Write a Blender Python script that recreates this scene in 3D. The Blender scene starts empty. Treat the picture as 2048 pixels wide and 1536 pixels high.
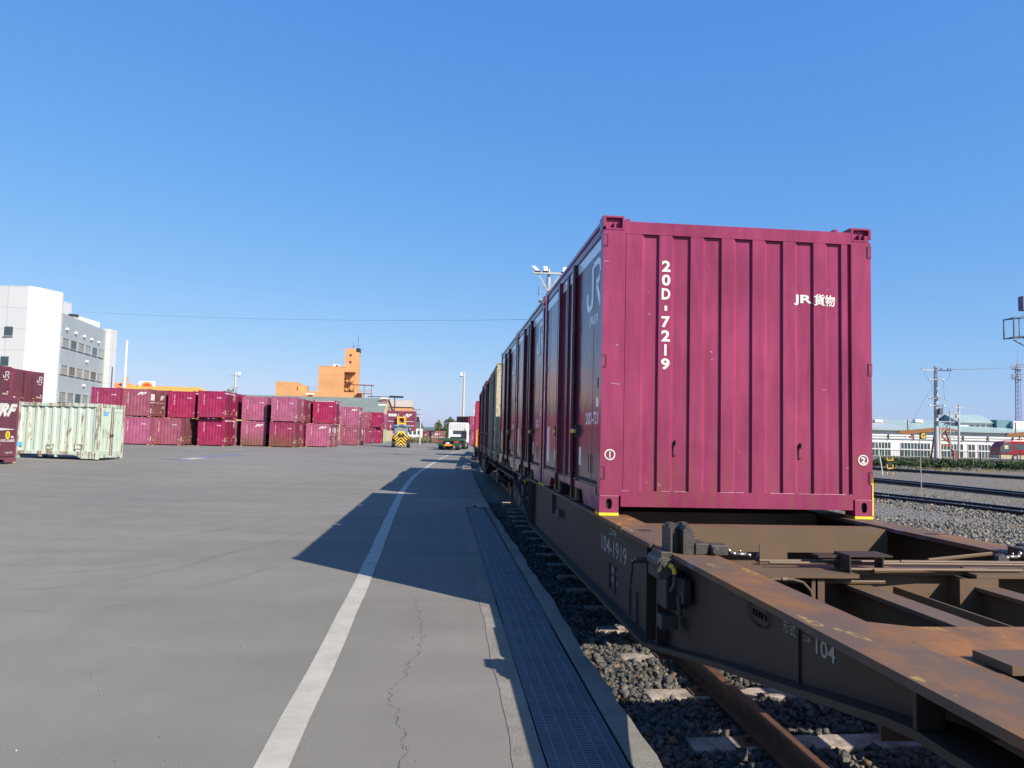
import bpy, bmesh, math, random
import numpy as np
from mathutils import Vector, Matrix
R = math.radians
S = bpy.context.scene
COL = S.collection
random.seed(7); RNG = np.random.default_rng(7)

# ------------------------------------------------------------------ camera
YAW, PITCH, ROLL, F, EYE = 5.183, 3.892, 1.403, 1490.4, 1.62
def cam_axes():
    y, p, r = R(YAW), R(PITCH), R(ROLL)
    fwd = Vector((math.sin(y)*math.cos(p), math.cos(y)*math.cos(p), math.sin(p)))
    right = Vector((math.cos(y), -math.sin(y), 0)); down = fwd.cross(right)
    return right*math.cos(r)-down*math.sin(r), right*math.sin(r)+down*math.cos(r), fwd
_r, _d, _f = cam_axes()
cd = bpy.data.cameras.new('camera'); cam = bpy.data.objects.new('camera', cd); COL.objects.link(cam)
cam.matrix_world = Matrix(((_r.x, -_d.x, -_f.x, 0), (_r.y, -_d.y, -_f.y, 0), (_r.z, -_d.z, -_f.z, EYE), (0, 0, 0, 1)))
cd.sensor_width = 36; cd.lens = F*36/2048; cd.clip_start = .05; cd.clip_end = 6000
S.camera = cam

# ------------------------------------------------------------------ light
SUN_EL = R(37.3); SH = Vector((-.684, .730, 0)).normalized()      # direction the shadows fall
sl = bpy.data.lights.new('sun', 'SUN'); sl.energy = 5.0; sl.angle = R(.53); sl.color = (1, .925, .80)
so = bpy.data.objects.new('sun', sl); COL.objects.link(so)
so.rotation_euler = Vector((SH.x*math.cos(SUN_EL), SH.y*math.cos(SUN_EL), -math.sin(SUN_EL))).to_track_quat('-Z', 'Y').to_euler()
so.location = (30, -30, 40)
W = bpy.data.worlds.new('World'); S.world = W; W.use_nodes = True
nt = W.node_tree; bg = nt.nodes['Background']
sky = nt.nodes.new('ShaderNodeTexSky'); sky.sky_type = 'NISHITA'; sky.sun_disc = False
sky.sun_elevation = SUN_EL; sky.sun_rotation = math.atan2(-SH.x, -SH.y)
sky.air_density = 1.0; sky.dust_density = .6; sky.ozone_density = 3.0; sky.altitude = 0
sp_ = nt.nodes.new('ShaderNodeSeparateColor'); cb_ = nt.nodes.new('ShaderNodeCombineColor'); nt.links.new(sky.outputs[0], sp_.inputs[0])
for i_, (pw, ml) in enumerate(((1.0, .61), (.61, 1.36), (.27, 3.52))):        # camera-like colour response of a deep blue sky
    a_ = nt.nodes.new('ShaderNodeMath'); a_.operation = 'POWER'; a_.inputs[1].default_value = pw; nt.links.new(sp_.outputs[i_], a_.inputs[0])
    b_ = nt.nodes.new('ShaderNodeMath'); b_.operation = 'MULTIPLY'; b_.inputs[1].default_value = ml; nt.links.new(a_.outputs[0], b_.inputs[0]); nt.links.new(b_.outputs[0], cb_.inputs[i_])
nt.links.new(cb_.outputs[0], bg.inputs[0]); bg.inputs[1].default_value = .095
S.view_settings.view_transform = 'Standard'; S.view_settings.look = 'None'
S.view_settings.exposure = 0.75; S.view_settings.gamma = 1
S.cycles.max_bounces = 6; S.cycles.use_denoising = True

# ------------------------------------------------------------------ materials
def newmat(name):
    m = bpy.data.materials.new(name); m.use_nodes = True
    t = m.node_tree; b = t.nodes['Principled BSDF']; return m, t, b
def N(t, k, **kw):
    n = t.nodes.new(k)
    for a, v in kw.items(): setattr(n, a, v)
    return n
def noise(t, co, scale, detail=4, rough=.6, stretch=None):
    n = N(t, 'ShaderNodeTexNoise'); n.inputs['Scale'].default_value = scale
    n.inputs['Detail'].default_value = detail; n.inputs['Roughness'].default_value = rough
    if stretch:
        mp = N(t, 'ShaderNodeMapping'); mp.inputs['Scale'].default_value = stretch
        t.links.new(co, mp.inputs[0]); co = mp.outputs[0]
    t.links.new(co, n.inputs['Vector']); return n.outputs[0]
def ramp(t, f, stops):
    r = N(t, 'ShaderNodeValToRGB'); e = r.color_ramp.elements
    while len(e) < len(stops): e.new(.5)
    for i, (p, c) in enumerate(stops):
        e[i].position = p; e[i].color = (*c, 1) if len(c) == 3 else c
    t.links.new(f, r.inputs[0]); return r.outputs[0]
def g(v): return (v, v, v)
def mix(t, fac, a, b, mode='MIX'):
    n = N(t, 'ShaderNodeMix', data_type='RGBA', blend_type=mode)
    for s, v in ((n.inputs[0], fac), (n.inputs[6], a), (n.inputs[7], b)):
        if hasattr(v, 'is_linked'): t.links.new(v, s)
        elif isinstance(v, (int, float)): s.default_value = v
        else: s.default_value = (*v, 1)
    return n.outputs[2]
def bump(t, b, h, strength=.3, dist=.01):
    n = N(t, 'ShaderNodeBump'); n.inputs['Strength'].default_value = strength; n.inputs['Distance'].default_value = dist
    t.links.new(h, n.inputs['Height']); t.links.new(n.outputs[0], b.inputs['Normal'])
def objco(t): return N(t, 'ShaderNodeTexCoord').outputs['Object']
def simple(name, col, rough=.6, metal=0, var=.18, sc=3, bumpv=0, bsc=40, spec=.5, alpha=None):
    m, t, b = newmat(name); co = objco(t)
    f = noise(t, co, sc); c = ramp(t, f, [(.3, tuple(x*(1-var) for x in col)), (.7, tuple(min(1, x*(1+var)) for x in col))])
    t.links.new(c, b.inputs['Base Color']); b.inputs['Roughness'].default_value = rough; b.inputs['Metallic'].default_value = metal
    b.inputs['Specular IOR Level'].default_value = spec
    if bumpv: bump(t, b, noise(t, co, bsc), bumpv, .01)
    return m
def container_paint(name, rough, spec, rust=.0, coat=0, grime=0):
    m, t, b = newmat(name); co = objco(t)
    oi = N(t, 'ShaderNodeObjectInfo')
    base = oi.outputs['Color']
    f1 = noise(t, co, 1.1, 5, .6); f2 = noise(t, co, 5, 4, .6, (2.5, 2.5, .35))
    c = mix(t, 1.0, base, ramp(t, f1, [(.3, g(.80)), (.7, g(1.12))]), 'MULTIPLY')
    c = mix(t, 1.0, c, ramp(t, f2, [(.35, g(.86)), (.65, g(1.08))]), 'MULTIPLY')
    # olive grime creeping up from the lower edge
    sep = N(t, 'ShaderNodeSeparateXYZ'); t.links.new(co, sep.inputs[0])
    zr = N(t, 'ShaderNodeMapRange'); zr.inputs[1].default_value = 1.1+.7*grime; zr.inputs[2].default_value = .1; t.links.new(sep.outputs[2], zr.inputs[0])
    mu = N(t, 'ShaderNodeMath', operation='MULTIPLY'); t.links.new(zr.outputs[0], mu.inputs[0])
    t.links.new(ramp(t, f2, [(.45-.15*grime, g(0)), (.7-.15*grime, g(.5+.45*grime))]), mu.inputs[1])
    c = mix(t, mu.outputs[0], c, (.11, .07, .022))
    sp = noise(t, co, 26, 6, .7, (1, 1, .5))
    th = .70-rust
    c = mix(t, ramp(t, sp, [(th, g(0)), (th+.04, g(.9))]), c, (.10, .035, .012))
    t.links.new(c, b.inputs['Base Color'])
    rr = ramp(t, f1, [(.3, g(rough*.8)), (.7, g(min(1, rough*1.5)))]); t.links.new(rr, b.inputs['Roughness'])
    b.inputs['Specular IOR Level'].default_value = spec
    if name[:6] == 'glossy': b.inputs['IOR'].default_value = 1.27; b.inputs['Specular IOR Level'].default_value = .5
    b.inputs['Coat Weight'].default_value = coat; b.inputs['Coat Roughness'].default_value = .07
    bump(t, b, noise(t, co, 2.2, 2), .4, .02)
    return m
M = {}
M['gloss'] = container_paint('glossy_container_paint', .15, .32, -.06, 0)
M['paint'] = container_paint('weathered_container_paint', .42, .4, .0)
M['stained'] = container_paint('olive_stained_container_paint', .5, .3, .0, 0, 1.0)
M['rusty_paint'] = container_paint('rust_streaked_paint', .6, .3, .12)
M['dark_gap'] = simple('dark_recess', (.012, .010, .012), .8)
M['white_mark'] = simple('white_marking', (.55, .54, .51), .5, var=.08, sc=9)
M['grey_mark'] = simple('grey_marking', (.85, .85, .85), .2, var=.1, sc=9)
M['yellow'] = simple('yellow_paint', (.75, .42, .03), .5, var=.2, sc=12)
M['yellow2'] = simple('bright_yellow', (.85, .55, .02), .5)
M['steel_dark'] = simple('oily_dark_steel', (.045, .038, .048), .5, 0, .35, 14, .3, 60)
M['steel'] = simple('worn_bright_steel', (.32, .29, .25), .35, .8, .25, 10)
M['cast'] = simple('weathered_casting', (.040, .033, .028), .55, 0, .35, 9, .35, 70)
M['rubber'] = simple('tyre_rubber', (.02, .02, .021), .85)
M['glass'] = simple('dark_window_glass', (.05, .075, .085), .08, 0, .3, .4)
M['glass2'] = simple('blind_window_glass', (.20, .23, .22), .15, 0, .35, .5)
M['black'] = simple('black_paint', (.015, .015, .016), .6)
M['concrete'] = simple('pale_concrete', (.30, .28, .25), .85, 0, .2, 2.5, .5, 60)
M['pole'] = simple('concrete_pole', (.42, .41, .39), .8, 0, .12, 3)
M['galv'] = simple('galvanised_steel', (.36, .37, .38), .5, .3, .12, 8)
M['wire'] = simple('cable', (.14, .15, .17), .7)
M['white'] = simple('white_wall', (.60, .60, .59), .7, 0, .05, .6)
M['white_tile'] = None
M['orange'] = simple('orange_wall', (.52, .265, .11), .75, 0, .1, .25)
M['orange_roof'] = simple('orange_tiled_roof', (.55, .20, .07), .8)
M['yellow_roof'] = simple('yellow_roof', (.52, .29, .05), .7)
M['grey_wall'] = simple('grey_panel_wall', (.29, .325, .345), .6, 0, .08, .3)
M['beige'] = simple('beige_wall', (.42, .33, .22), .8)
M['warehouse_roof'] = simple('grey_green_roof', (.17, .19, .155), .6, 0, .12, .2)
M['brown_steel'] = simple('brown_gantry_steel', (.22, .085, .02), .6)
M['rust_red'] = simple('red_brown_steel', (.25, .06, .03), .6)
M['teal_roof'] = simple('teal_metal_roof', (.26, .35, .345), .5, 0, .12, .3)
M['teal_wall'] = simple('teal_metal_wall', (.10, .21, .25), .5, 0, .12, .3)
M['green_truck'] = simple('green_truck_paint', (.018, .07, .035), .45)
M['red_lamp'] = simple('red_lens', (.5, .03, .02), .3)
M['orange_plastic'] = simple('orange_bumper', (.8, .25, .02), .5)
M['blue_paint'] = simple('blue_roof_paint', (.10, .24, .55), .5)
M['bus_red'] = simple('bus_red_paint', (.26, .010, .022), .3)
M['cream'] = simple('cream_paint', (.50, .44, .31), .5)
M['dark_roof'] = simple('dark_house_roof', (.07, .085, .10), .7)
M['bark'] = simple('bark', (.08, .055, .035), .9)
M['wood'] = simple('weathered_sleeper_wood', (.25, .205, .17), .9, 0, .5, 9, 1.0, 26)

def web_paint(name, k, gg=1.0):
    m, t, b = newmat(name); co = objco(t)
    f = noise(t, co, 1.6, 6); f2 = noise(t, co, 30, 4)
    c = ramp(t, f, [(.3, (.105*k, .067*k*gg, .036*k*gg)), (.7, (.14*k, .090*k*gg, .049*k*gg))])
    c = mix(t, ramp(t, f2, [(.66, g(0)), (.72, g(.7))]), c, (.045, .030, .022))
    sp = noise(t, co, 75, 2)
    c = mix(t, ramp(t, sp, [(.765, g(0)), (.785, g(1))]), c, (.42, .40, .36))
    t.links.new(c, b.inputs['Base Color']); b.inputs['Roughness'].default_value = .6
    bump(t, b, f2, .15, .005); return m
def rust_top():
    m, t, b = newmat('rusted_deck_steel'); co = objco(t)
    f = noise(t, co, 1.5, 6, .6, (1.6, 1, 1)); f2 = noise(t, co, 5, 5, .65); f3 = noise(t, co, 3.2, 3, .5, (3, 1, 1)); f4 = noise(t, co, 2.3, 3, .5, (3.5, 1, 1))
    c = ramp(t, f, [(.30, (.085, .058, .045)), (.48, (.105, .068, .048)), (.57, (.155, .078, .036)), (.66, (.215, .090, .032)), (.78, (.12, .066, .038))])
    c = mix(t, ramp(t, f2, [(.57, g(0)), (.70, g(.45))]), c, (.22, .088, .026))
    c = mix(t, ramp(t, f3, [(.655, g(0)), (.675, g(.6)), (.70, g(.05))]), c, (.40, .27, .06))
    c = mix(t, ramp(t, f4, [(.645, g(0)), (.70, g(.5))]), c, (.17, .19, .26))
    c = mix(t, ramp(t, noise(t, co, 40, 3), [(.66, g(0)), (.72, g(.5))]), c, (.06, .03, .02))
    t.links.new(c, b.inputs['Base Color'])
    t.links.new(ramp(t, f2, [(.3, g(.55)), (.7, g(.8))]), b.inputs['Roughness']); b.inputs['Specular IOR Level'].default_value = .3
    bump(t, b, noise(t, co, 22, 5), .25, .006); return m
M['web'] = web_paint('brown_wagon_paint', .84, .95); M['web_outer'] = web_paint('shade_darkened_sill_paint', .24, .88); M['rust'] = rust_top()  # web_outer: same wagon paint, darkened to put the sill's shade into its colour
def rail_rust():
    m, t, b = newmat('rusty_rail'); co = objco(t)
    f = noise(t, co, 9, 5)
    t.links.new(ramp(t, f, [(.3, (.05, .027, .017)), (.7, (.12, .058, .030))]), b.inputs['Base Color'])
    b.inputs['Roughness'].default_value = .55; bump(t, b, noise(t, co, 60, 3), .3, .004); return m
M['rail_rust'] = rail_rust()
M['rail_dark'] = simple('dark_rail_web', (.035, .022, .017), .7)
M['rail_shine'] = simple('polished_rail_head', (.5, .5, .5), .3, .9, .1)
def asphalt():
    m, t, b = newmat('worn_asphalt'); co = N(t, 'ShaderNodeNewGeometry').outputs['Position']
    big = noise(t, co, .16, 5, .55, (1, .5, 1)); mid = noise(t, co, 1.3, 6, .65); fine = noise(t, co, 160, 3, .7); sw = noise(t, co, .5, 4, .55, (.35, 1.6, 1))
    c = ramp(t, big, [(.3, (.156, .143, .126)), (.5, (.176, .162, .142)), (.72, (.194, .179, .156))])
    c = mix(t, 1.0, c, ramp(t, mid, [(.3, g(.93)), (.7, g(1.06))]), 'MULTIPLY')
    c = mix(t, 1.0, c, ramp(t, sw, [(.35, g(.94)), (.6, g(1.04))]), 'MULTIPLY')
    c = mix(t, 1.0, c, ramp(t, fine, [(.32, g(.58)), (.5, g(1.0)), (.7, g(1.36))]), 'MULTIPLY')
    # tyre arcs
    w = N(t, 'ShaderNodeTexWave', wave_type='RINGS'); mp = N(t, 'ShaderNodeMapping'); mp.inputs['Location'].default_value = (14, -3, 0)
    t.links.new(co, mp.inputs[0]); t.links.new(mp.outputs[0], w.inputs[0]); w.inputs['Scale'].default_value = .33; w.inputs['Distortion'].default_value = 5; w.inputs['Detail'].default_value = 3; w.inputs['Detail Scale'].default_value = .4
    msk = mix(t, 1.0, ramp(t, w.outputs[1], [(.80, g(0)), (.95, g(1))]), ramp(t, noise(t, co, .12, 2), [(.46, g(0)), (.60, g(.20))]), 'MULTIPLY')
    c = mix(t, msk, c, (.07, .068, .066))
    # pale and dark specks
    sp = noise(t, co, 55, 1); c = mix(t, ramp(t, sp, [(.80, g(0)), (.82, g(.8))]), c, (.45, .44, .42))
    sp = noise(t, co, 38, 1); c = mix(t, ramp(t, sp, [(.19, g(.8)), (.21, g(0))]), c, (.04, .04, .04))
    st = noise(t, co, .9, 3); c = mix(t, ramp(t, st, [(.70, g(0)), (.76, g(.3))]), c, (.075, .072, .07))
    t.links.new(c, b.inputs['Base Color']); b.inputs['Roughness'].default_value = .88; b.inputs['Specular IOR Level'].default_value = .3
    bump(t, b, fine, .5, .004); return m
M['asphalt'] = asphalt()
def ballast(name='ballast_gravel', tint=(1, 1, 1)):
    m, t, b = newmat(name); co = N(t, 'ShaderNodeNewGeometry').outputs['Position']
    v = N(t, 'ShaderNodeTexVoronoi'); v.inputs['Scale'].default_value = 17; t.links.new(co, v.inputs['Vector'])
    sep = N(t, 'ShaderNodeSeparateColor'); t.links.new(v.outputs['Color'], sep.inputs[0])
    c = ramp(t, sep.outputs[0], [(.0, (.06, .062, .064)), (.4, (.115, .115, .113)), (.7, (.165, .155, .138)), (.88, (.22, .14, .095)), (1, (.30, .26, .21))])
    f = noise(t, co, .45, 5, .6, (1.6, .5, 1)); c = mix(t, ramp(t, f, [(.52, g(0)), (.66, g(.6))]), c, (.20, .125, .08))
    f = noise(t, co, .9, 4, .6, (1.2, .6, 1)); c = mix(t, ramp(t, f, [(.54, g(0)), (.66, g(.6))]), c, (.10, .11, .045))
    c = mix(t, 1.0, c, tint, 'MULTIPLY')
    t.links.new(c, b.inputs['Base Color']); b.inputs['Roughness'].default_value = .9
    bump(t, b, v.outputs['Distance'], 1.0, .05); return m
M['ballast'] = ballast()
M['far_ground'] = simple('far_ground', (.13, .12, .09), .95, 0, .3, .05)
def stone_mat():
    m, t, b = newmat('crushed_stone'); a = N(t, 'ShaderNodeAttribute', attribute_name='tone')
    co = objco(t); c = mix(t, 1.0, a.outputs['Color'], ramp(t, noise(t, co, 40, 4), [(.3, g(.75)), (.7, g(1.2))]), 'MULTIPLY')
    t.links.new(c, b.inputs['Base Color']); b.inputs['Roughness'].default_value = .8; return m
M['stone'] = stone_mat()
def leaf_mat(name, c0, c1):
    m, t, b = newmat(name); co = objco(t)
    t.links.new(ramp(t, noise(t, co, 1.3, 4), [(.35, c0), (.65, c1)]), b.inputs['Base Color'])
    b.inputs['Roughness'].default_value = .7; return m
M['leaf'] = leaf_mat('green_foliage', (.035, .075, .02), (.09, .16, .03))
M['leaf_dark'] = leaf_mat('dark_foliage', (.06, .085, .045), (.13, .13, .06))
M['leaf_grey'] = leaf_mat('olive_foliage', (.10, .12, .06), (.20, .19, .09))
M['hedge'] = leaf_mat('hedge_foliage', (.025, .05, .02), (.075, .12, .035))
M['grass'] = leaf_mat('grass_blades', (.07, .12, .025), (.17, .22, .05))
M['dry_grass'] = leaf_mat('dry_grass_blades', (.20, .17, .07), (.32, .26, .12))
def line_paint():
    m, t, b = newmat('worn_line_paint'); co = N(t, 'ShaderNodeNewGeometry').outputs['Position']
    c = ramp(t, noise(t, co, 3, 6, .7), [(.3, (.30, .275, .23)), (.6, (.39, .36, .305))])
    c = mix(t, ramp(t, noise(t, co, 60, 4, .7), [(.60, g(0)), (.70, g(.55))]), c, (.16, .155, .15))
    t.links.new(c, b.inputs['Base Color']); b.inputs['Roughness'].default_value = .7; return m
M['line'] = line_paint()
def tile_wall():
    m, t, b = newmat('white_tile_wall'); co = objco(t)
    br = N(t, 'ShaderNodeTexBrick'); br.offset = 0; br.inputs['Scale'].default_value = 1
    br.inputs['Color1'].default_value = (.50, .51, .51, 1); br.inputs['Color2'].default_value = (.475, .485, .49, 1); br.inputs['Mortar'].default_value = (.33, .35, .37, 1)
    br.inputs['Mortar Size'].default_value = .03; br.inputs['Brick Width'].default_value = 4.2; br.inputs['Row Height'].default_value = 2.6
    sep = N(t, 'ShaderNodeSeparateXYZ'); t.links.new(co, sep.inputs[0]); cb = N(t, 'ShaderNodeCombineXYZ')
    ad = N(t, 'ShaderNodeMath', operation='ADD'); t.links.new(sep.outputs[0], ad.inputs[0]); t.links.new(sep.outputs[1], ad.inputs[1])
    t.links.new(ad.outputs[0], cb.inputs[0]); t.links.new(sep.outputs[2], cb.inputs[1]); t.links.new(cb.outputs[0], br.inputs[0])
    t.links.new(br.outputs[0], b.inputs['Base Color']); b.inputs['Roughness'].default_value = .6; return m
M['white_tile'] = tile_wall()
def chevron():
    m, t, b = newmat('chevron_hazard_paint'); co = objco(t)
    sep = N(t, 'ShaderNodeSeparateXYZ'); t.links.new(co, sep.inputs[0])
    ab = N(t, 'ShaderNodeMath', operation='ABSOLUTE'); t.links.new(sep.outputs[0], ab.inputs[0])
    ad = N(t, 'ShaderNodeMath', operation='ADD'); t.links.new(ab.outputs[0], ad.inputs[0]); t.links.new(sep.outputs[2], ad.inputs[1])
    mu = N(t, 'ShaderNodeMath', operation='MULTIPLY'); mu.inputs[1].default_value = 2.5; t.links.new(ad.outputs[0], mu.inputs[0])
    fr = N(t, 'ShaderNodeMath', operation='FRACT'); t.links.new(mu.outputs[0], fr.inputs[0])
    t.links.new(ramp(t, fr.outputs[0], [(.42, (.80, .47, .02)), (.44, (.02, .02, .02))]), b.inputs['Base Color']); b.inputs['Roughness'].default_value = .5; return m
M['chevron'] = chevron()

# ------------------------------------------------------------------ mesh builder
class MB:
    def __init__(s): s.v = []; s.f = []; s.m = []
    def add(s, vs, fs, mi=0):
        o = len(s.v); s.v += [tuple(x) for x in vs]; s.f += [tuple(i+o for i in f) for f in fs]; s.m += [mi]*len(fs); return s
    def box(s, x0, x1, y0, y1, z0, z1, mi=0):
        return s.add([(x0,y0,z0),(x1,y0,z0),(x1,y1,z0),(x0,y1,z0),(x0,y0,z1),(x1,y0,z1),(x1,y1,z1),(x0,y1,z1)],
                     [(0,3,2,1),(4,5,6,7),(0,1,5,4),(1,2,6,5),(2,3,7,6),(3,0,4,7)], mi)
    def prism(s, poly, axis, a, b, mi=0):       # poly in the two other axes (cyclic order), extruded along axis
        n = len(poly)
        def P(u, v, w): return {'x': (w, u, v), 'y': (u, w, v), 'z': (u, v, w)}[axis]
        vs = [P(u, v, a) for u, v in poly]+[P(u, v, b) for u, v in poly]
        fs = [tuple(range(n))[::-1], tuple(range(n, 2*n))]+[(i, (i+1) % n, n+(i+1) % n, n+i) for i in range(n)]
        return s.add(vs, fs, mi)
    def tube(s, p0, p1, r, n=8, r1=None, mi=0, cap=True):
        p0, p1 = Vector(p0), Vector(p1); d = (p1-p0).normalized(); u = d.orthogonal().normalized(); w = d.cross(u); r1 = r if r1 is None else r1
        vs = [p0+(u*math.cos(2*math.pi*i/n)+w*math.sin(2*math.pi*i/n))*r for i in range(n)]+[p1+(u*math.cos(2*math.pi*i/n)+w*math.sin(2*math.pi*i/n))*r1 for i in range(n)]
        fs = [(i, (i+1) % n, n+(i+1) % n, n+i) for i in range(n)]
        if cap: fs += [tuple(range(n))[::-1], tuple(range(n, 2*n))]
        return s.add(vs, fs, mi)
    def path(s, pts, r, n=6, mi=0):
        for a, b in zip(pts, pts[1:]): s.tube(a, b, r, n, mi=mi)
        return s
    def quad(s, a, b, c, d, mi=0): return s.add([a, b, c, d], [(0, 1, 2, 3)], mi)
    def beam(s, p0, p1, w, h, mi=0):            # rectangular bar, h vertical-ish
        p0, p1 = Vector(p0), Vector(p1); d = (p1-p0).normalized(); up = Vector((0, 0, 1))
        if abs(d.z) > .99: up = Vector((0, 1, 0))
        sx = d.cross(up).normalized()*w/2; uz = sx.cross(d).normalized()*h/2
        vs = [p+a*sx+b*uz for p in (p0, p1) for a, b in ((-1,-1),(1,-1),(1,1),(-1,1))]
        return s.add(vs, [(3,2,1,0),(4,5,6,7),(0,1,5,4),(1,2,6,5),(2,3,7,6),(3,0,4,7)], mi)
    def holeplate(s, rect, oval, P, mi=0, n=16, depth=None, mi2=None):   # rect (u0,u1,v0,v1) with an oval hole; P(u,v,w)->xyz
        u0, u1, v0, v1 = rect; cu, cv, ru, rv = oval; outer = []; inner = []
        for i in range(n):
            a = 2*math.pi*(i+.5)/n; c, q = math.cos(a), math.sin(a)
            k = min(((u1-cu) if c > 0 else (u0-cu))/c if abs(c) > 1e-6 else 1e9, ((v1-cv) if q > 0 else (v0-cv))/q if abs(q) > 1e-6 else 1e9)
            outer.append((cu+c*k, cv+q*k))
            e = 2.6; rr = (abs(c)**e+abs(q)**e)**(-1/e); inner.append((cu+ru*c*rr, cv+rv*q*rr))
        # put exact rectangle corners in
        for cn in ((u0, v0), (u1, v0), (u1, v1), (u0, v1)):
            j = min(range(n), key=lambda i: (outer[i][0]-cn[0])**2+(outer[i][1]-cn[1])**2); outer[j] = cn
        vs = [P(u, v, 0) for u, v in outer]+[P(u, v, 0) for u, v in inner]
        s.add(vs, [(i, (i+1) % n, n+(i+1) % n, n+i) for i in range(n)], mi)
        if depth:
            vs = [P(u, v, 0) for u, v in inner]+[P(u, v, depth) for u, v in inner]
            s.add(vs, [(i, (i+1) % n, n+(i+1) % n, n+i) for i in range(n)]+[tuple(range(n, 2*n))], mi if mi2 is None else mi2)
        return s
    def xf(s, mat):
        s.v = [tuple(mat @ Vector(p)) for p in s.v]; return s
    def build(s, name, mats, parent=None, loc=(0, 0, 0), rz=0, smooth=False, recalc=True, bevel=0):
        me = bpy.data.meshes.new(name); me.from_pydata(s.v, [], s.f)
        for m in (mats if isinstance(mats, (list, tuple)) else [mats]): me.materials.append(m)
        me.polygons.foreach_set('material_index', s.m)
        if recalc:
            bm = bmesh.new(); bm.from_mesh(me); bmesh.ops.recalc_face_normals(bm, faces=bm.faces); bm.to_mesh(me); bm.free()
        if smooth: me.polygons.foreach_set('use_smooth', [True]*len(me.polygons))
        me.update()
        o = bpy.data.objects.new(name, me); COL.objects.link(o); o.location = loc; o.rotation_euler = (0, 0, rz)
        if parent: o.parent = parent
        if bevel:
            b = o.modifiers.new('bevel', 'BEVEL'); b.width = bevel; b.segments = 2; b.limit_method = 'ANGLE'
        return o
def tag(o, label=None, cat=None, group=None, kind=None):
    if label: o['label'] = label
    if cat: o['category'] = cat
    if group: o['group'] = group
    if kind: o['kind'] = kind
    return o
def empty(name, loc=(0, 0, 0), rz=0, **kw):
    o = bpy.data.objects.new(name, None); COL.objects.link(o); o.location = loc; o.rotation_euler = (0, 0, rz); o.empty_display_size = .2
    return tag(o, **kw)
def copy_tree(o, parent=None):
    c = o.copy(); COL.objects.link(c); c.parent = parent
    for ch in o.children: copy_tree(ch, c)
    return c
def structure(o): o['kind'] = 'structure'; return o

# lettering: flat meshes from the built-in font, mapped on a plane
_tc = {}
def glyphs(body, bold=.0, shear=0):
    k = (body, bold, shear)
    if k not in _tc:
        c = bpy.data.curves.new('t', 'FONT'); c.body = body; c.resolution_u = 4; c.offset = bold; c.shear = shear; c.size = 1
        o = bpy.data.objects.new('t', c); COL.objects.link(o); bpy.context.view_layer.update()
        me = o.to_mesh(); vs = [v.co.copy() for v in me.vertices]; fs = [tuple(p.vertices) for p in me.polygons]; o.to_mesh_clear()
        bpy.data.objects.remove(o); bpy.data.curves.remove(c); _tc[k] = (vs, fs)
    return _tc[k]
def text(mb, body, org, right, up, h, w=None, bold=0, shear=0, mi=0, center=False):
    """org = lower left corner, h = height of the glyph box, w = width it is stretched to"""
    vs, fs = glyphs(body, bold, shear)
    if not vs: return
    x0 = min(v.x for v in vs); x1 = max(v.x for v in vs); y0 = min(v.y for v in vs); y1 = max(v.y for v in vs)
    sy = h/(y1-y0); sx = sy if w is None else w/(x1-x0)
    org, right, up = Vector(org), Vector(right), Vector(up)
    off = -(x1-x0)*sx/2 if center else 0
    mb.add([org+right*((v.x-x0)*sx+off)+up*((v.y-y0)*sy) for v in vs], fs, mi)
def ribbon(mb, pts, w, org, right, up, mi=0, closed=False):
    org, right, up = Vector(org), Vector(right), Vector(up); n = len(pts); L = []; Rr = []
    P = [Vector(p) for p in pts]
    for i in range(n):
        a = P[i]-P[i-1] if (i > 0 or closed) else P[i+1]-P[i]; b = P[(i+1) % n]-P[i] if (i < n-1 or closed) else a
        a = a.normalized(); b = b.normalized(); t = (a+b).normalized(); nn = Vector((-t.y, t.x)); k = w/2/max(.35, nn.dot(Vector((-a.y, a.x))))
        L.append(P[i]+nn*k); Rr.append(P[i]-nn*k)
    vs = [org+right*p.x+up*p.y for p in L+Rr]; m = n if closed else n-1
    mb.add(vs, [(i, (i+1) % n, n+(i+1) % n, n+i) for i in range(m)], mi)
def jr_logo(mb, org, right, up, s, mi=0):
    o = Vector(org); r = Vector(right); u = Vector(up)
    J = [(.06, .42), (.06, .22), (.12, .10), (.24, .055), (.36, .10), (.42, .22), (.42, .93)]
    ribbon(mb, [(a*s, b*s) for a, b in J], .12*s, o, r, u, mi)
    Rr = [(.482, .93), (.80, .93), (.92, .85), (.94, .74), (.90, .60), (.80, .53), (.66, .52)]
    ribbon(mb, [(a*s, b*s) for a, b in Rr], .12*s, o, r, u, mi)
    ribbon(mb, [(.70*s, .455*s), (.96*s, .0)], .13*s, o, r, u, mi)
def jrf_logo(mb, org, right, up, h, mi=0, w=None):
    text(mb, 'JRF', org, right, up, h, w or h*1.75, bold=.045, shear=.45, mi=mi)
def kanji_freight(mb, org, right, up, h, mi=0, bold=.015):
    text(mb, 'JR', org, right, up, h, h*1.85, bold=bold+.01, mi=mi)
    text(mb, '貨物', Vector(org)+Vector(right)*h*1.88, right, up, h*1.08, h*2.15, bold=bold, mi=mi)

# ------------------------------------------------------------------ ground shape
def shift(y): return .0005*max(0., y-10)**2 if y < 140 else .0005*130**2+.13*(y-140)
def gz(x, y):
    s = min(1, max(0, (y-8)/14)); s = s*s*(3-2*s); xc = min(.5, max(-60, x)); yc = min(200, y)
    q = min(1, max(0, (yc-34)/26)); q = 1-q*q*(3-2*q)
    return s*(-.1-.003*(yc-22)-.006*(xc+2)+.010*max(0, -max(xc, -30)-8)*q)
RAIL = -.045
YS = [-12+i for i in range(0, 32)]+[20+2*i for i in range(0, 31)]+[84, 90, 98, 108, 120, 135, 150, 170, 200, 240, 300]

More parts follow.
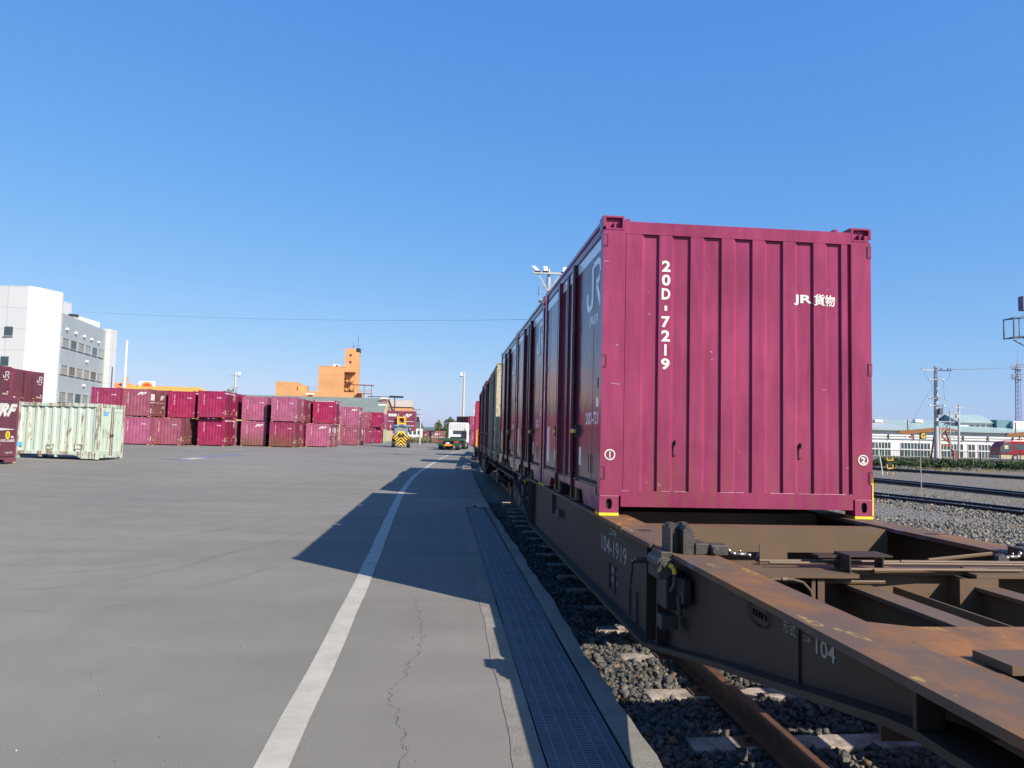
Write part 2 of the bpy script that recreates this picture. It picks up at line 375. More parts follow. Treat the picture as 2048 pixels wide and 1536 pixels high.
def sheet(name, mat, edges, label=None, z=0.0):    # edges: function y -> list of x; a strip sheet following gz
    mb = MB(); rows = []
    for y in YS:
        xs = edges(y)
        if xs is None: rows.append(None); continue
        base = len(mb.v); mb.v += [(x, y, gz(x, y)+z) for x in xs]; rows.append((base, len(xs)))
    for a, b in zip(rows, rows[1:]):
        if a and b:
            for i in range(a[1]-1): mb.f.append((a[0]+i, a[0]+i+1, b[0]+i+1, b[0]+i)); mb.m.append(0)
    return mb.build(name, mat, recalc=False)
def KX(y): return .45+shift(y)+(.42 if y > 17.2 else 0)       # right edge of the asphalt
def yard_edges(y):
    e = KX(y); return [-160, -100, -60, -45, -35, -28, -22, -17, -13, -10, -7, -5, -3.5, -2, -1, 0+min(0, e-.6), e]
structure(sheet('asphalt_yard', M['asphalt'], yard_edges))
mb = MB(); mb.quad((-4000, -60, -1.3), (4000, -60, -1.3), (4000, 5000, -1.3), (-4000, 5000, -1.3)); structure(mb.build('ground', M['far_ground'], recalc=False))
# railway ground: gravel sheet right of the kerb
mb = MB(); rows = []
for y in YS:
    k = 1.10+shift(y)
    xs = [k, k+.5, k+2, k+4, k+7, k+12, k+20, k+30, k+45, k+70, k+120, k+200]
    zf = lambda x: -.235-.06*min(1, max(0, (x-6)/20))-max(0, min(.3, (y-30)*.003))
    base = len(mb.v); mb.v += [(x, y, zf(x)) for x in xs]; rows.append((base, len(xs)))
for a, b in zip(rows, rows[1:]):
    for i in range(a[1]-1): mb.f.append((a[0]+i, a[0]+i+1, b[0]+i+1, b[0]+i)); mb.m.append(0)
structure(mb.build('gravel_bed', M['ballast'], recalc=False))
def zr(x, y): return -.235-.06*min(1, max(0, (x-6)/20))-max(0, min(.3, (y-30)*.003))

# concrete kerb and gutter strips
def solid_strip(name, mat, f0, f1, y0, y1, top, bot, step=1.0):
    mb = MB(); n = max(1, int((y1-y0)/step)); rows = []
    for i in range(n+1):
        y = y0+(y1-y0)*i/n; a, b = f0(y), f1(y); t = gz(a, y)
        mb.v += [(a, y, t+bot), (a, y, t+top), (b, y, t+top), (b, y, min(t+bot, -.26))]
    for i in range(n):
        o = i*4
        for j in range(3): mb.f.append((o+j, o+j+1, o+4+j+1, o+4+j)); mb.m.append(0)
    mb.f.append((0, 1, 2, 3)); o = n*4; mb.f.append((o+3, o+2, o+1, o)); mb.m += [0, 0]
    return mb.build(name, mat)
def kerb_mat():
    m, t, b = newmat('stained_concrete'); co = N(t, 'ShaderNodeNewGeometry').outputs['Position']
    c = ramp(t, noise(t, co, 1.2, 6, .65), [(.3, (.125, .112, .09)), (.55, (.19, .172, .142)), (.75, (.27, .245, .20))])
    c = mix(t, ramp(t, noise(t, co, 45, 4), [(.58, g(0)), (.68, g(.7))]), c, (.09, .085, .08))
    c = mix(t, ramp(t, noise(t, co, 7, 5, .7), [(.58, g(0)), (.66, g(.5))]), c, (.12, .11, .09))
    t.links.new(c, b.inputs['Base Color']); b.inputs['Roughness'].default_value = .9; bump(t, b, noise(t, co, 50, 5), .6, .012); return m
M['kerb'] = kerb_mat()
wob = lambda y: .008*math.sin(y*3.1)+.006*math.sin(y*7.7+1)
structure(solid_strip('gutter_concrete', M['kerb'], lambda y: .40+wob(y), lambda y: .555, -6, 17.2, .004, -.2, .25))
structure(solid_strip('track_kerb', M['kerb'], lambda y: .985, lambda y: 1.115+.012*math.sin(y*1.9)+wob(y*1.7), -6, 17.2, .006, -.2, .25))
structure(solid_strip('far_kerb', M['kerb'], lambda y: .80+shift(y), lambda y: 1.10+shift(y), 17.22, 150, .012, -.2, 2))
mb = MB(); mb.box(.56, .98, -6, 17.2, -.30, -.24); mb.box(.5551, .559, -6, 17.2, -.24, -.01); mb.box(.981, .9849, -6, 17.2, -.24, -.01)
structure(mb.build('drain_channel', M['black']))
# grates, one metre each
def grate_mesh():
    mb = MB(); L = .985
    for x in (.0, .394): mb.box(x, x+.006, 0, L, -.032, 0)
    for i in range(46): y = .004+i*(L-.016)/45; mb.box(.007, .393, y, y+.0115, -.022, -.001)
    for x in (.055, .128, .200, .272, .345): mb.box(x-.0045, x+.0045, .0, L, -.008, .0035)
    mb.box(0, .4, -.002, .004, -.032, .001); mb.box(0, .4, L-.004, L, -.032, .001)
    return mb
M['grate'] = simple('zinc_grating', (.13, .155, .17), .6, .2, .2, 4)
g0 = None
ORD = 'nearest second third fourth fifth sixth seventh eighth ninth tenth eleventh twelfth thirteenth fourteenth'.split()
for i in range(3, 17):
    y = .5+i*1.0
    if g0 is None:
        g0 = grate_mesh().build('drain_grate', M['grate']); o = g0
    else: o = g0.copy(); COL.objects.link(o)
    o.location = (.566+.004*math.sin(i*2.3), y, -.004+(gz(.5, y+.5) if y > 8 else 0)); o.rotation_euler = (math.atan((gz(.5, y+1)-gz(.5, y))), 0, R(.18*math.sin(i*5.1)))
    near = 16-i
    tag(o, ('steel drain grate panel nearest the camera in its row' if i == 3 else 'farthest steel drain grate panel, at the end of its row' if i == 16 else 'steel drain grate panel, %s from the far end of its row' % ORD[16-i]), 'drain grate', 'drain grates in a row along the track kerb')

# white edge line and other paint
WL = [(-12, -.86), (-4, -.85), (3.8, -.846), (8.6, -.894), (14.3, -1.05), (21.6, -1.22), (28, -1.22), (33, -1.12), (43, -.69), (54, -.16), (64, .40), (74, .99), (84, 1.8), (91, 2.42), (110, 4.4), (130, 6.8)]
def lerp(T, y):
    for (a, b), (c, d) in zip(T, T[1:]):
        if a <= y <= c: return b+(d-b)*(y-a)/(c-a)
    return T[-1][1]
def smoothx(y): return sum(lerp(WL, min(129, max(-11, y+d))) for d in (-2.4, -1.2, 0, 1.2, 2.4))/5
mb = MB(); ys = [-10+.8*i for i in range(0, 170)]
for y in ys:
    e = .005*math.sin(y*5.3)
    for dx in (0, .166): x = smoothx(y)+dx+e; mb.v.append((x, y, gz(x, y)+.004))
for i in range(len(ys)-1): mb.f.append((2*i, 2*i+1, 2*i+3, 2*i+2)); mb.m.append(0)
structure(mb.build('white_edge_line', M['line'], recalc=False))
M['blue_line'] = simple('faded_blue_ground_paint', (.135, .135, .20), .8, 0, .3, 3)
def patch(name, pts, mat):
    mb = MB(); mb.add([(x, y, gz(x, y)+.006) for x, y in pts], [tuple(range(len(pts)))]); return structure(mb.build(name, mat, recalc=False))
patch('blue_floor_marking', [(-13.5, 38.3), (-12.75, 38.4), (-12.9, 50.5), (-13.9, 50.5)], M['blue_line'])
patch('white_floor_marking', [(-13.35, 39.6), (-12.6, 39.6), (-12.7, 42.2), (-13.5, 42.2)], M['line'])
patch('white_floor_dash', [(-14.9, 40.6), (-13.9, 40.7), (-13.9, 41.0), (-14.9, 40.9)], M['line'])
patch('white_floor_dash', [(-13.9, 52.0), (-12.2, 52.2), (-12.2, 52.6), (-13.9, 52.4)], M['line'])
patch('white_floor_dash', [(-17.8, 62.4), (-16.0, 62.2), (-16.0, 62.7), (-17.8, 62.9)], M['line'])
def skid_mat():
    m, t, b = newmat('rubber_skid_on_asphalt'); co = N(t, 'ShaderNodeNewGeometry').outputs['Position']
    b.inputs['Base Color'].default_value = (.055, .052, .05, 1); b.inputs['Roughness'].default_value = .85
    t.links.new(ramp(t, noise(t, co, 2.2, 6, .7), [(.38, g(0)), (.7, g(.15))]), b.inputs['Alpha']); return m
M['skid'] = skid_mat()
mb = MB()
for arc, wd in (([(-7.6, 12.2), (-6.17, 11.49), (-5.15, 11.21), (-4.2, 11.41), (-3.54, 12.3), (-3.15, 13.55), (-2.9, 15)], .16), ([(-5.2, 7.5), (-4.21, 7.73), (-3.62, 7.93), (-3.13, 8.56), (-2.79, 9.74), (-2.56, 11.09)], .10), ([(-5.5, 15.12), (-4.73, 15.36), (-3.95, 15.31), (-3.2, 15.0)], .22), ([(-4.37, 9.19), (-4.01, 9.14), (-3.72, 9.36)], .12), ([(-4.52, 13.13), (-4.03, 13.12), (-3.7, 14.02)], .2), ([(-2.51, 7.8), (-2.21, 8.32), (-1.89, 9.25)], .11), ([(-8.34, 16.75), (-7.75, 16.76)], .3), ([(-7.7, 14.52), (-7.42, 14.57)], .25), ([(-6.12, 20.62), (-5.12, 20.76)], .35), ([(-3.77, 6.94), (-3.26, 6.91), (-2.77, 7.14)], .10), ([(-4.61, 17.4), (-3.82, 17.32)], .25), ([(-9, 9.4), (-6.5, 8.6), (-4.6, 8.5), (-3.4, 9.1), (-2.5, 10.6), (-2.1, 13)], .13), ([(-12, 19), (-8, 17.6), (-4.5, 17.9), (-2.6, 20), (-1.6, 25)], .2), ([(-14, 25), (-9, 23), (-5, 23.5), (-3, 26), (-2, 31)], .22)):
    P = [Vector((x, y)) for x, y in arc]; Q = []
    for i in range(len(P)-1):
        a, b_, c, d = P[max(0, i-1)], P[i], P[i+1], P[min(len(P)-1, i+2)]
        for k in range(8):
            t = k/8; Q.append(.5*((2*b_)+(c-a)*t+(2*a-5*b_+4*c-d)*t*t+(3*b_-a-3*c+d)*t**3))
    Q.append(P[-1]); o_ = len(mb.v); n_ = len(Q)
    for i, p in enumerate(Q):
        tdir = (Q[min(i+1, n_-1)]-Q[max(i-1, 0)]).normalized(); nn = Vector((-tdir.y, tdir.x))*wd/2*min(1, .25+2.5*min(i, n_-1-i)/n_)
        for q_ in (p+nn, p-nn): mb.v.append((q_.x, q_.y, gz(q_.x, q_.y)+.0028+.00004*len(mb.f)%.0009))
    for i in range(n_-1): mb.f.append((o_+2*i, o_+2*i+1, o_+2*i+3, o_+2*i+2)); mb.m.append(0)
structure(mb.build('tyre_marks', M['skid'], recalc=False))
# crack in the asphalt: a thin sunken ribbon
mb = MB(); y = 3.0; x = -.13; pts = []
while y < 8.6:
    pts.append((x, y)); y += random.uniform(.012, .04); x += random.uniform(-.022, .022)+(-.19-x+.05*math.sin(y*2.4))*.10
for i, (x, y) in enumerate(pts):
    w = (.0006+.0022*abs(math.sin(i*.37))*random.random())*(1 if y < 7.4 else .5); mb.v += [(x-w, y, .0025), (x+w, y, .0025)]
for i in range(len(pts)-1): mb.f.append((2*i, 2*i+1, 2*i+3, 2*i+2)); mb.m.append(0)
structure(mb.build('asphalt_crack', simple('crack_dark', (.045, .042, .04), .95), recalc=False))

# ------------------------------------------------------------------ stones
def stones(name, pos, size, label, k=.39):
    n = len(pos)
    cube = np.array([(x, y, z) for x in (-1, 1) for y in (-1, 1) for z in (-1, 1)], float)*.72
    fc = np.array([(0,1,3),(0,3,2),(4,6,7),(4,7,5),(0,4,5),(0,5,1),(2,3,7),(2,7,6),(0,2,6),(0,6,4),(1,5,7),(1,7,3)])
    v = cube[None]*RNG.uniform(.45, 1.25, (n, 8, 3))*RNG.uniform(.6, 1.3, (n, 1, 3))
    q = RNG.normal(size=(n, 4)); q /= np.linalg.norm(q, axis=1)[:, None]; w, x, y, z = q.T
    Rm = np.stack([1-2*(y*y+z*z), 2*(x*y-z*w), 2*(x*z+y*w), 2*(x*y+z*w), 1-2*(x*x+z*z), 2*(y*z-x*w), 2*(x*z-y*w), 2*(y*z+x*w), 1-2*(x*x+y*y)], 1).reshape(n, 3, 3)
    v = np.einsum('nij,nkj->nki', Rm, v)*size[:, None, None]+pos[:, None, :]
    F_ = (fc[None]+(np.arange(n)*8)[:, None, None]).reshape(-1, 3)
    me = bpy.data.meshes.new(name); me.vertices.add(n*8); me.vertices.foreach_set('co', v.reshape(-1))
    me.loops.add(len(F_)*3); me.loops.foreach_set('vertex_index', F_.reshape(-1).astype(np.int32))
    me.polygons.add(len(F_)); me.polygons.foreach_set('loop_start', np.arange(0, len(F_)*3, 3, dtype=np.int32)); me.polygons.foreach_set('loop_total', np.full(len(F_), 3, dtype=np.int32))
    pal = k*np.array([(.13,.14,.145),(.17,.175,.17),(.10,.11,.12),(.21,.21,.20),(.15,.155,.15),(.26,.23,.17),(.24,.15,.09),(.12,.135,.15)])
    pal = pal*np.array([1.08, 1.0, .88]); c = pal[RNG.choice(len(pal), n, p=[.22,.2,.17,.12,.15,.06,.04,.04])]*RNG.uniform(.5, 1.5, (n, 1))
    a = me.color_attributes.new('tone', 'FLOAT_COLOR', 'POINT'); cc = np.ones((n, 8, 4)); cc[:, :, :3] = c[:, None, :]; a.data.foreach_set('color', cc.reshape(-1))
    me.update(calc_edges=True); me.validate(); me.materials.append(M['stone'])
    o = bpy.data.objects.new(name, me); COL.objects.link(o); return tag(o, label, 'ballast stones', kind='stuff')
SLEEP0 = 4.39; SLEEPS = .88
def scatter(n, x0, x1, y0, y1, s0, s1, lift=.0, avoid_sleeper=True, grad=1.0):
    x = RNG.uniform(x0, x1, n); y = y0+(y1-y0)*RNG.uniform(0, 1, n)**grad
    s = RNG.uniform(s0, s1, n)*RNG.choice([.55, .8, 1, 1.25], n, p=[.25, .33, .30, .12])
    z = -.235+s*RNG.uniform(-.2, .75, n)+lift
    if avoid_sleeper:
        ph = (y-SLEEP0) % SLEEPS; on = (ph > -.0) & (ph < .2) & (x > 1.53) & (x < 3.6); keep = ~on | (RNG.random(n) < .07)
        rail = (abs(x-2.0) < .075) | (abs(x-3.13) < .075); keep &= ~rail
        x, y, z, s = x[keep], y[keep], z[keep], s[keep]
    return np.stack([x, y, z], 1), s
A = scatter(19000, 1.10, 3.95, 2.6, 9.5, .019, .033)
B = scatter(6500, 1.12, 1.95, 9.5, 20, .018, .034)
C = scatter(6000, 1.12, 3.95, 2.6, 9.0, .018, .032, .018)
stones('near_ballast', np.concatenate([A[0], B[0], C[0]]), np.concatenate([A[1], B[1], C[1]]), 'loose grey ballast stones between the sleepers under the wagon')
n = 420; gx = RNG.uniform(-4, .95, n); gy = 3+9*RNG.uniform(0, 1, n)**1.5; gs = RNG.choice([.002, .003, .0045, .007], n, p=[.45, .33, .17, .05])
stones('loose_grit', np.stack([gx, gy, gs*.3+.002+np.array([gz(a, b) for a, b in zip(gx, gy)])], 1), gs, 'tiny loose stones scattered on the asphalt near the drain', k=1.1)
n = 34000; y = 4.5+22*RNG.uniform(0, 1, n)**.8; x = 3.9+RNG.uniform(0, 1, n)*np.minimum(14, 1.5+y*.62)
s = RNG.uniform(.028, .05, n)*(.8+y*.012); z = np.array([zr(a, b) for a, b in zip(x, y)])+s*RNG.uniform(-.3, .5, n)
pk = (np.sin(x*.9+.6*np.sin(y*.7))+np.cos(y*.55+x*.35)+RNG.normal(0, .35, n)) > -.35; x, y, z, s = x[pk], y[pk], z[pk], s[pk]
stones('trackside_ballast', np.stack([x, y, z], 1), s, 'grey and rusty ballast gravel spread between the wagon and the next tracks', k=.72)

# ------------------------------------------------------------------ rails and sleepers
def rail_profile(): return [(-.06,-.153),(.06,-.153),(.06,-.140),(.012,-.118),(.010,-.042),(.033,-.034),(.033,-.004),(.027,0),(-.027,0),(-.033,-.004),(-.033,-.034),(-.010,-.042),(-.012,-.118),(-.06,-.140)]
def rail(pts, mats, name='rail', parent=None, shine=True):
    pr = rail_profile(); mb = MB(); n = len(pr); P = [Vector(p) for p in pts]
    for i, p in enumerate(P):
        d = (P[min(i+1, len(P)-1)]-P[max(i-1, 0)]); d.z = 0; d.normalize(); nx = Vector((d.y, -d.x, 0))
        mb.v += [tuple(p+nx*u+Vector((0, 0, w))) for u, w in pr]
    for i in range(len(P)-1):
        for j in range(n):
            mb.f.append((i*n+j, i*n+(j+1) % n, (i+1)*n+(j+1) % n, (i+1)*n+j)); mb.m.append(1 if (6 <= j <= 8 and shine) else 0)
    return mb.build(name, mats, parent)
tr = empty('railway_track', (2.566, 0, RAIL), label='rusty railway track on timber sleepers under the container wagons', cat='railway track')
yy = [-12, 0, 5, 10, 15]+[18+4*i for i in range(25)]
for s in (-1, 1):
    rail([(s*.5655+shift(y), y, -max(0, (y-20)*.002)) for y in yy], [M['rail_rust'], M['rail_rust']], parent=tr, shine=False)
sl0 = None
for k in range(-14, 26):
    y = SLEEP0+SLEEPS*k+.1
    if sl0 is None:
        mb = MB(); mb.box(-1.05, 1.05, -.1, .1, -.30, -.152); sl0 = mb.build('sleeper', M['wood'], tr, bevel=.012); o = sl0
        q = sl0
    else: o = sl0.copy(); COL.objects.link(o); o.parent = tr
    o.location = (random.uniform(-.03, .03)+shift(y), y, random.uniform(-.006, .002)); o.rotation_euler = (0, 0, R(random.uniform(-1.2, 1.2)))
tp0 = None
for k in range(-2, 8):
    y = SLEEP0+SLEEPS*k+.1
    for s in (-1, 1):
        mb = MB(); mb.box(s*.5655-.17, s*.5655+.17, y-.075, y+.075, -.1525, -.146)
        for dx in (-.11, .11): mb.box(s*.5655+dx-.018, s*.5655+dx+.018, y-.02, y+.02, -.146, -.115)
        mb.build('tie_plate', M['rail_rust'], tr)

M['rail_shade'] = simple('painted_rail_shade', (.035, .030, .027), .9, 0, .5, 12, 1.0, 30)  # dark colour painting the shade between the rails
def fan_track(name, pts, label):          # pts: near rail top points, near -> far
    t = empty(name, (0, 0, 0), label=label, cat='railway track'); P = [Vector(p) for p in pts]
    def off(d): 
        out = []
        for i, p in enumerate(P):
            q = (P[min(i+1, len(P)-1)]-P[max(i-1, 0)]).normalized(); out.append(p+Vector((q.y, -q.x, 0))*d)
        return out
    rail(off(0), [M['rail_dark'], M['rail_shine']], parent=t); rail(off(1.12), [M['rail_dark'], M['rail_shine']], parent=t)
    mb = MB(); a, b = off(-.52), off(1.64)
    for i in range(len(P)-1):
        L = (P[i+1]-P[i]).length; n = max(1, int(L/.62)); q = (P[i+1]-P[i]).normalized()*.1
        for k in range(n):
            u = (k+.5)/n; c = a[i].lerp(a[i+1], u); d = b[i].lerp(b[i+1], u)
            vs = [c-q, c+q, d+q, d-q]; z = -.155
            mb.add([(v.x, v.y, v.z+z) for v in vs]+[(v.x, v.y, v.z+z-.1) for v in vs], [(0,1,2,3),(0,4,5,1),(1,5,6,2),(2,6,7,3),(3,7,4,0)])
    mb.build('sleepers', M['rail_dark'], t)
    mb = MB(); a, b = off(-.30), off(1.42)
    for i in range(len(P)-1): mb.quad(*[(v.x, v.y, v.z-.135) for v in (a[i], b[i], b[i+1], a[i+1])])
    mb.build('rail_shade_sheet', M['rail_shade'], t, recalc=False)  # sheet added to darken the track bed like shade between the rails
    return t
Z1 = -.13
fan_track('railway_track', [(16.9, 2, Z1), (16.55, 10, Z1), (15.86, 19.16, Z1), (15.5, 21.7, Z1), (14.83, 24.6, Z1), (13.9, 29, Z1), (12.9, 36, Z1), (12.2, 48, Z1), (13, 80, Z1), (15, 120, Z1)], 'dark railway track nearest beyond the loaded wagon on the right')
fan_track('railway_track', [(22.4, 4, Z1), (22.1, 18, Z1), (21.8, 26.3, Z1), (21.6, 31, Z1), (21.3, 35.3, Z1), (20.4, 44, Z1), (19.5, 56, Z1), (19, 90, Z1)], 'dark railway track second from the wagon, behind the letter sign')
fan_track('railway_track', [(41, 18, Z1-.05), (38.2, 30, Z1-.05), (35.17, 42.43, Z1-.05), (33.8, 48, Z1-.05), (32.4, 53.7, Z1-.05), (30, 66, Z1-.05), (28, 100, Z1-.05)], 'dark railway track farthest out, just before the hedge')

# ------------------------------------------------------------------ freight containers
CW, CL, CH = 2.45, 3.715, 2.6
X0 = -CW/2; Y0 = -CL/2
RIBS = [(.50+.282*i, .61+.282*i) for i in range(6)]
def end_depth(x):      # distance of the end skin behind the post face, x from the left edge
    pts = [(.20, .012), (.205, .004), (.345, .004), (.375, .027)]
    for a, b in RIBS: pts += [(a-.008, .027), (a, .004), (b, .004), (b+.03, .027)]
    pts += [(2.162, .027), (2.17, .004), (2.225, .004), (2.24, .03), (2.262, .03)]
    return pts
EPTS = end_depth(0)
def depth_at(x):
    for (a, b), (c, d) in zip(EPTS, EPTS[1:]):
        if a <= x <= c: return b+(d-b)*(x-a)/(c-a) if c > a else d
    return 0.
def end_panel_mb():
    mb = MB(); pts = EPTS; n = len(pts)
    for x, d in pts: mb.v += [(X0+x, Y0+d, .205), (X0+x, Y0+d, 2.46)]
    for i in range(n-1): mb.f.append((2*i, 2*i+2, 2*i+3, 2*i+1)); mb.m.append(0)
    # weld seam and tie-down eyes
    for x in (.66, 1.79):
        mb.box(X0+x-.004, X0+x+.004, Y0-.002, Y0+.028, .605, .65, 1); mb.box(X0+x-.016, X0+x-.010, Y0+.016, Y0+.022, .52, .60, 1); mb.box(X0+x-.016, X0+x+.010, Y0+.016, Y0+.022, .515, .521, 1)
    
    return mb
def frame_mb():
    mb = MB()
    for sx in (0, 1):
        for sy in (0, 1):
            fx = (lambda u: X0+u) if sx == 0 else (lambda u: -X0-u)
            fy = (lambda u: Y0+u) if sy == 0 else (lambda u: -Y0-u)
            def bx(u0, u1, w0, w1, z0, z1, mi=0):
                a, b = sorted((fx(u0), fx(u1))); c, d = sorted((fy(w0), fy(w1))); mb.box(a, b, c, d, z0, z1, mi)
            # post, set a little inside the castings
            bx(.003, .20 if sx == 0 else .188, .003, .115, .165, 2.47)
            # bottom casting with the oval hand hole
            bx(0, .168, .035, .165, .022, .162); 
            bx(0, .168, 0, .165, .0, .0215, 1)
            bx(0, .035, 0, .0349, .022, .162); bx(.133, .168, 0, .0349, .022, .162)
            mb.holeplate((fx(.035) if sx == 0 else fx(.133), fx(.133) if sx == 0 else fx(.035), .022, .162), ((fx(.035)+fx(.133))/2, .098, .027, .045), lambda u, v, w: (u, fy(.0+w), v), 0, 20, .03, 2)
            # top casting: a pocketed block
            bx(0, .185, .05, .165, 2.476, 2.585); bx(0, .185, .02, .165, 2.586, 2.602)
            bx(0, .022, 0, .0499, 2.50, 2.5855); bx(.168, .185, 0, .0499, 2.476, 2.5855); bx(.0221, .1679, 0, .0499, 2.474, 2.488)
            bx(.095, .105, .012, .0499, 2.489, 2.545); bx(.0221, .06, .004, .0499, 2.489, 2.53)
            # hinges on the post face; thin dark boxes paint the pocket shadow
            for z in (.36, 1.32, 2.38):
                bx(.0, .030, -.002, .02, z-.045, z+.045); bx(.030, .043, -.0005, .02, z-.052, z+.052, 2); bx(.0, .04, -.001, .02, z+.046, z+.051, 2)
                bx(.0, .043, -.0015, .02, z-.058, z-.052)
    for sy in (0, 1):
        fy = (lambda u: Y0+u) if sy == 0 else (lambda u: -Y0-u)
        for (u0, u1, z0, z1) in ((.0015, .11, .075, .21), (.002, .10, 2.445, 2.553)):
            a, b = sorted((fy(u0), fy(u1))); mb.box(X0+.186, -X0-.186, a, b, z0, z1)
    for sx in (-1, 1):
        a, b = sorted((sx*1.212, sx*1.12)); mb.box(a, b, Y0+.166, -Y0-.166, 2.46, 2.58)          # top side rail
        a, b = sorted((sx*1.224, sx*1.16)); mb.box(a, b, Y0+.166, -Y0-.166, 2.54, 2.575)
        mb.box(a, b, Y0+.166, -Y0-.166, .155, .225)                                             # bottom side rail
        poly = [(Y0+.166, .03), (Y0+.72, .03), (Y0+.82, .154), (Y0+.166, .154)]
        for q in (poly, [(-y, z) for y, z in poly][::-1]):
            mb.prism(q, 'x', min(sx*1.222, sx*1.18), max(sx*1.222, sx*1.18))
        for y in (-.55, .55):     # fork pockets
            for e in (-.17, .162): mb.box(min(sx*1.223, sx*1.219), max(sx*1.223, sx*1.219), y+e, y+e+.008, .03, .1545, 1)
            mb.box(min(sx*1.223, sx*.9), max(sx*1.223, sx*.9), y-.17, y+.17, .022, .0295, 0)
            mb.box(min(sx*1.19, sx*1.1), max(sx*1.19, sx*1.1), y-.154, y+.154, .03, .154, 2)
    mb.box(X0+.1, -X0-.1, Y0+.115, -Y0-.1, .155, .20, 2); mb.box(X0+.22, -X0-.22, Y0+.4, -Y0-.4, .035, .1545, 2)
    return mb
def roof_mb():
    mb = MB(); n = 12; prev = None
    ys = [Y0+.08+(CL-.16)*i/n for i in range(n+1)]
    for i in range(n):
        a, b = ys[i], ys[i+1]; h = 2.545 if i % 2 else 2.56; mb.box(X0+.02, -X0-.02, a, b, 2.52, h)
    for x in (-1.0, .93): mb.box(x, x+.035, Y0+.10, Y0+.18, 2.56, 2.605); mb.box(x, x+.035, -Y0-.18, -Y0-.10, 2.56, 2.605)
    return mb
def door_mb(sx, half, lod):
    """one leaf; half -1 near (y<0), +1 far"""
    mb = MB(); P = sx*1.205; q = sx*1.17
    y0, y1 = (Y0+.118, -.004) if half < 0 else (.004, -Y0-.118)
    mb.box(min(P, q), max(P, q), y0, y1, .228, 2.455)
    m = lambda a, b, c, d, e, f, mi=0: mb.box(min(a, b), max(a, b), min(c, d), max(c, d), e, f, mi)
    m(P, P+sx*.003, y0+.0, y1, .24, .275, 2)
    # vertical seams, upright stiffener and hinge stiles
    m(P, P+sx*.0012, half*1.40, half*1.404, .28, 2.44, 2); m(P, P+sx*.02, half*.02, half*.045, .24, 2.45)
    if half < 0: m(P, P+sx*.001, -.62, -.617, .28, 2.44, 2)
    m(P, P+sx*.045, half*.435, half*.490, .235, 2.455)
    for z in (.55, 1.0, 1.5, 2.05): m(P+sx*.0, P+sx*.012, y1 if half > 0 else y0, (y1-.06) if half > 0 else (y0+.06), z, z+.09)
    return mb
def rod_mb(sx, half):
    mb = MB(); P = sx*1.205; mb.tube((P+sx*.028, half*.535, .10), (P+sx*.028, half*.535, 2.45), .017, 8)
    for z in (.3, .72, 1.2, 1.75, 2.3): mb.box(min(P, P+sx*.04), max(P, P+sx*.04), half*.535-.028, half*.535+.028, z, z+.05)
    mb.box(min(P+sx*.01, P+sx*.04), max(P+sx*.01, P+sx*.04), half*.535-.03, half*.535+.03, .04, .14); return mb
def handle_mb(sx, half):
    mb = MB(); P = sx*1.205; s = half
    mb.box(min(P+sx*.03, P+sx*.055), max(P+sx*.03, P+sx*.055), min(s*.535, s*.73), max(s*.535, s*.73), .70, .735, 0)
    mb.box(min(P, P+sx*.035), max(P, P+sx*.035), s*.70-.008, s*.70+.008, .66, .78, 1); mb.box(min(P, P+sx*.045), max(P, P+sx*.045), s*.6-.007, s*.6+.007, .68, .76, 1)
    return mb
def axes_end():   # lettering on the -y end
    return (lambda x, z, d=.0: (X0+x, Y0+d, z)), (1, 0, 0), (0, 0, 1)
def drape(mb, thick=.0035):
    """cuts lettering on the corrugated end along the profile and presses it on"""
    bm = bmesh.new(); vs = [bm.verts.new(v) for v in mb.v]
    for f in mb.f:
        try: bm.faces.new([vs[i] for i in f])
        except ValueError: pass
    for x, d in EPTS:
        bmesh.ops.bisect_plane(bm, geom=bm.verts[:]+bm.edges[:]+bm.faces[:], plane_co=(X0+x, 0, 0), plane_no=(1, 0, 0))
    for v in bm.verts: v.co.y = Y0+depth_at(v.co.x-X0)-thick
    bm.verts.ensure_lookup_table(); out = MB(); bm.verts.index_update()
    out.v = [tuple(v.co) for v in bm.verts]; out.f = [tuple(v.index for v in f.verts) for f in bm.faces]; out.m = [0]*len(out.f); bm.free(); return out
def end_marks(number, style, circles=True):
    mb = MB(); xc = .562; z = 2.225
    step = .123
    for ch in number:
        if ch == '-': mb.quad((X0+xc-.012, Y0, z-.08), (X0+xc+.012, Y0, z-.08), (X0+xc+.012, Y0, z-.035), (X0+xc-.012, Y0, z-.035)); z -= step; continue
        w = .078 if ch != '1' else .022
        text(mb, ch, (X0+xc, Y0, z-.105), (1, 0, 0), (0, 0, 1), .1, w, bold=.035, center=True); z -= step
    if style == 'small': kanji_freight(mb, (X0+1.725, Y0, 1.875), (1, 0, 0), (0, 0, 1), .098, bold=.022)
    else: jrf_logo(mb, (X0+1.28, Y0, 1.98), (1, 0, 0), (0, 0, 1), .32, w=.92)
    d = drape(mb)
    if circles:
        for x, t_ in ((.085, '1'), (2.36, '2')):
            ribbon(d, [(.042*math.cos(a*math.pi/14), .042*math.sin(a*math.pi/14)) for a in range(28)], .011, (X0+x, Y0-.0015, .515), (1, 0, 0), (0, 0, 1), closed=True)
            text(d, t_, (X0+x, Y0-.0015, .486), (1, 0, 0), (0, 0, 1), .056, .011 if t_ == '1' else .042, bold=.04, center=True)
    return d
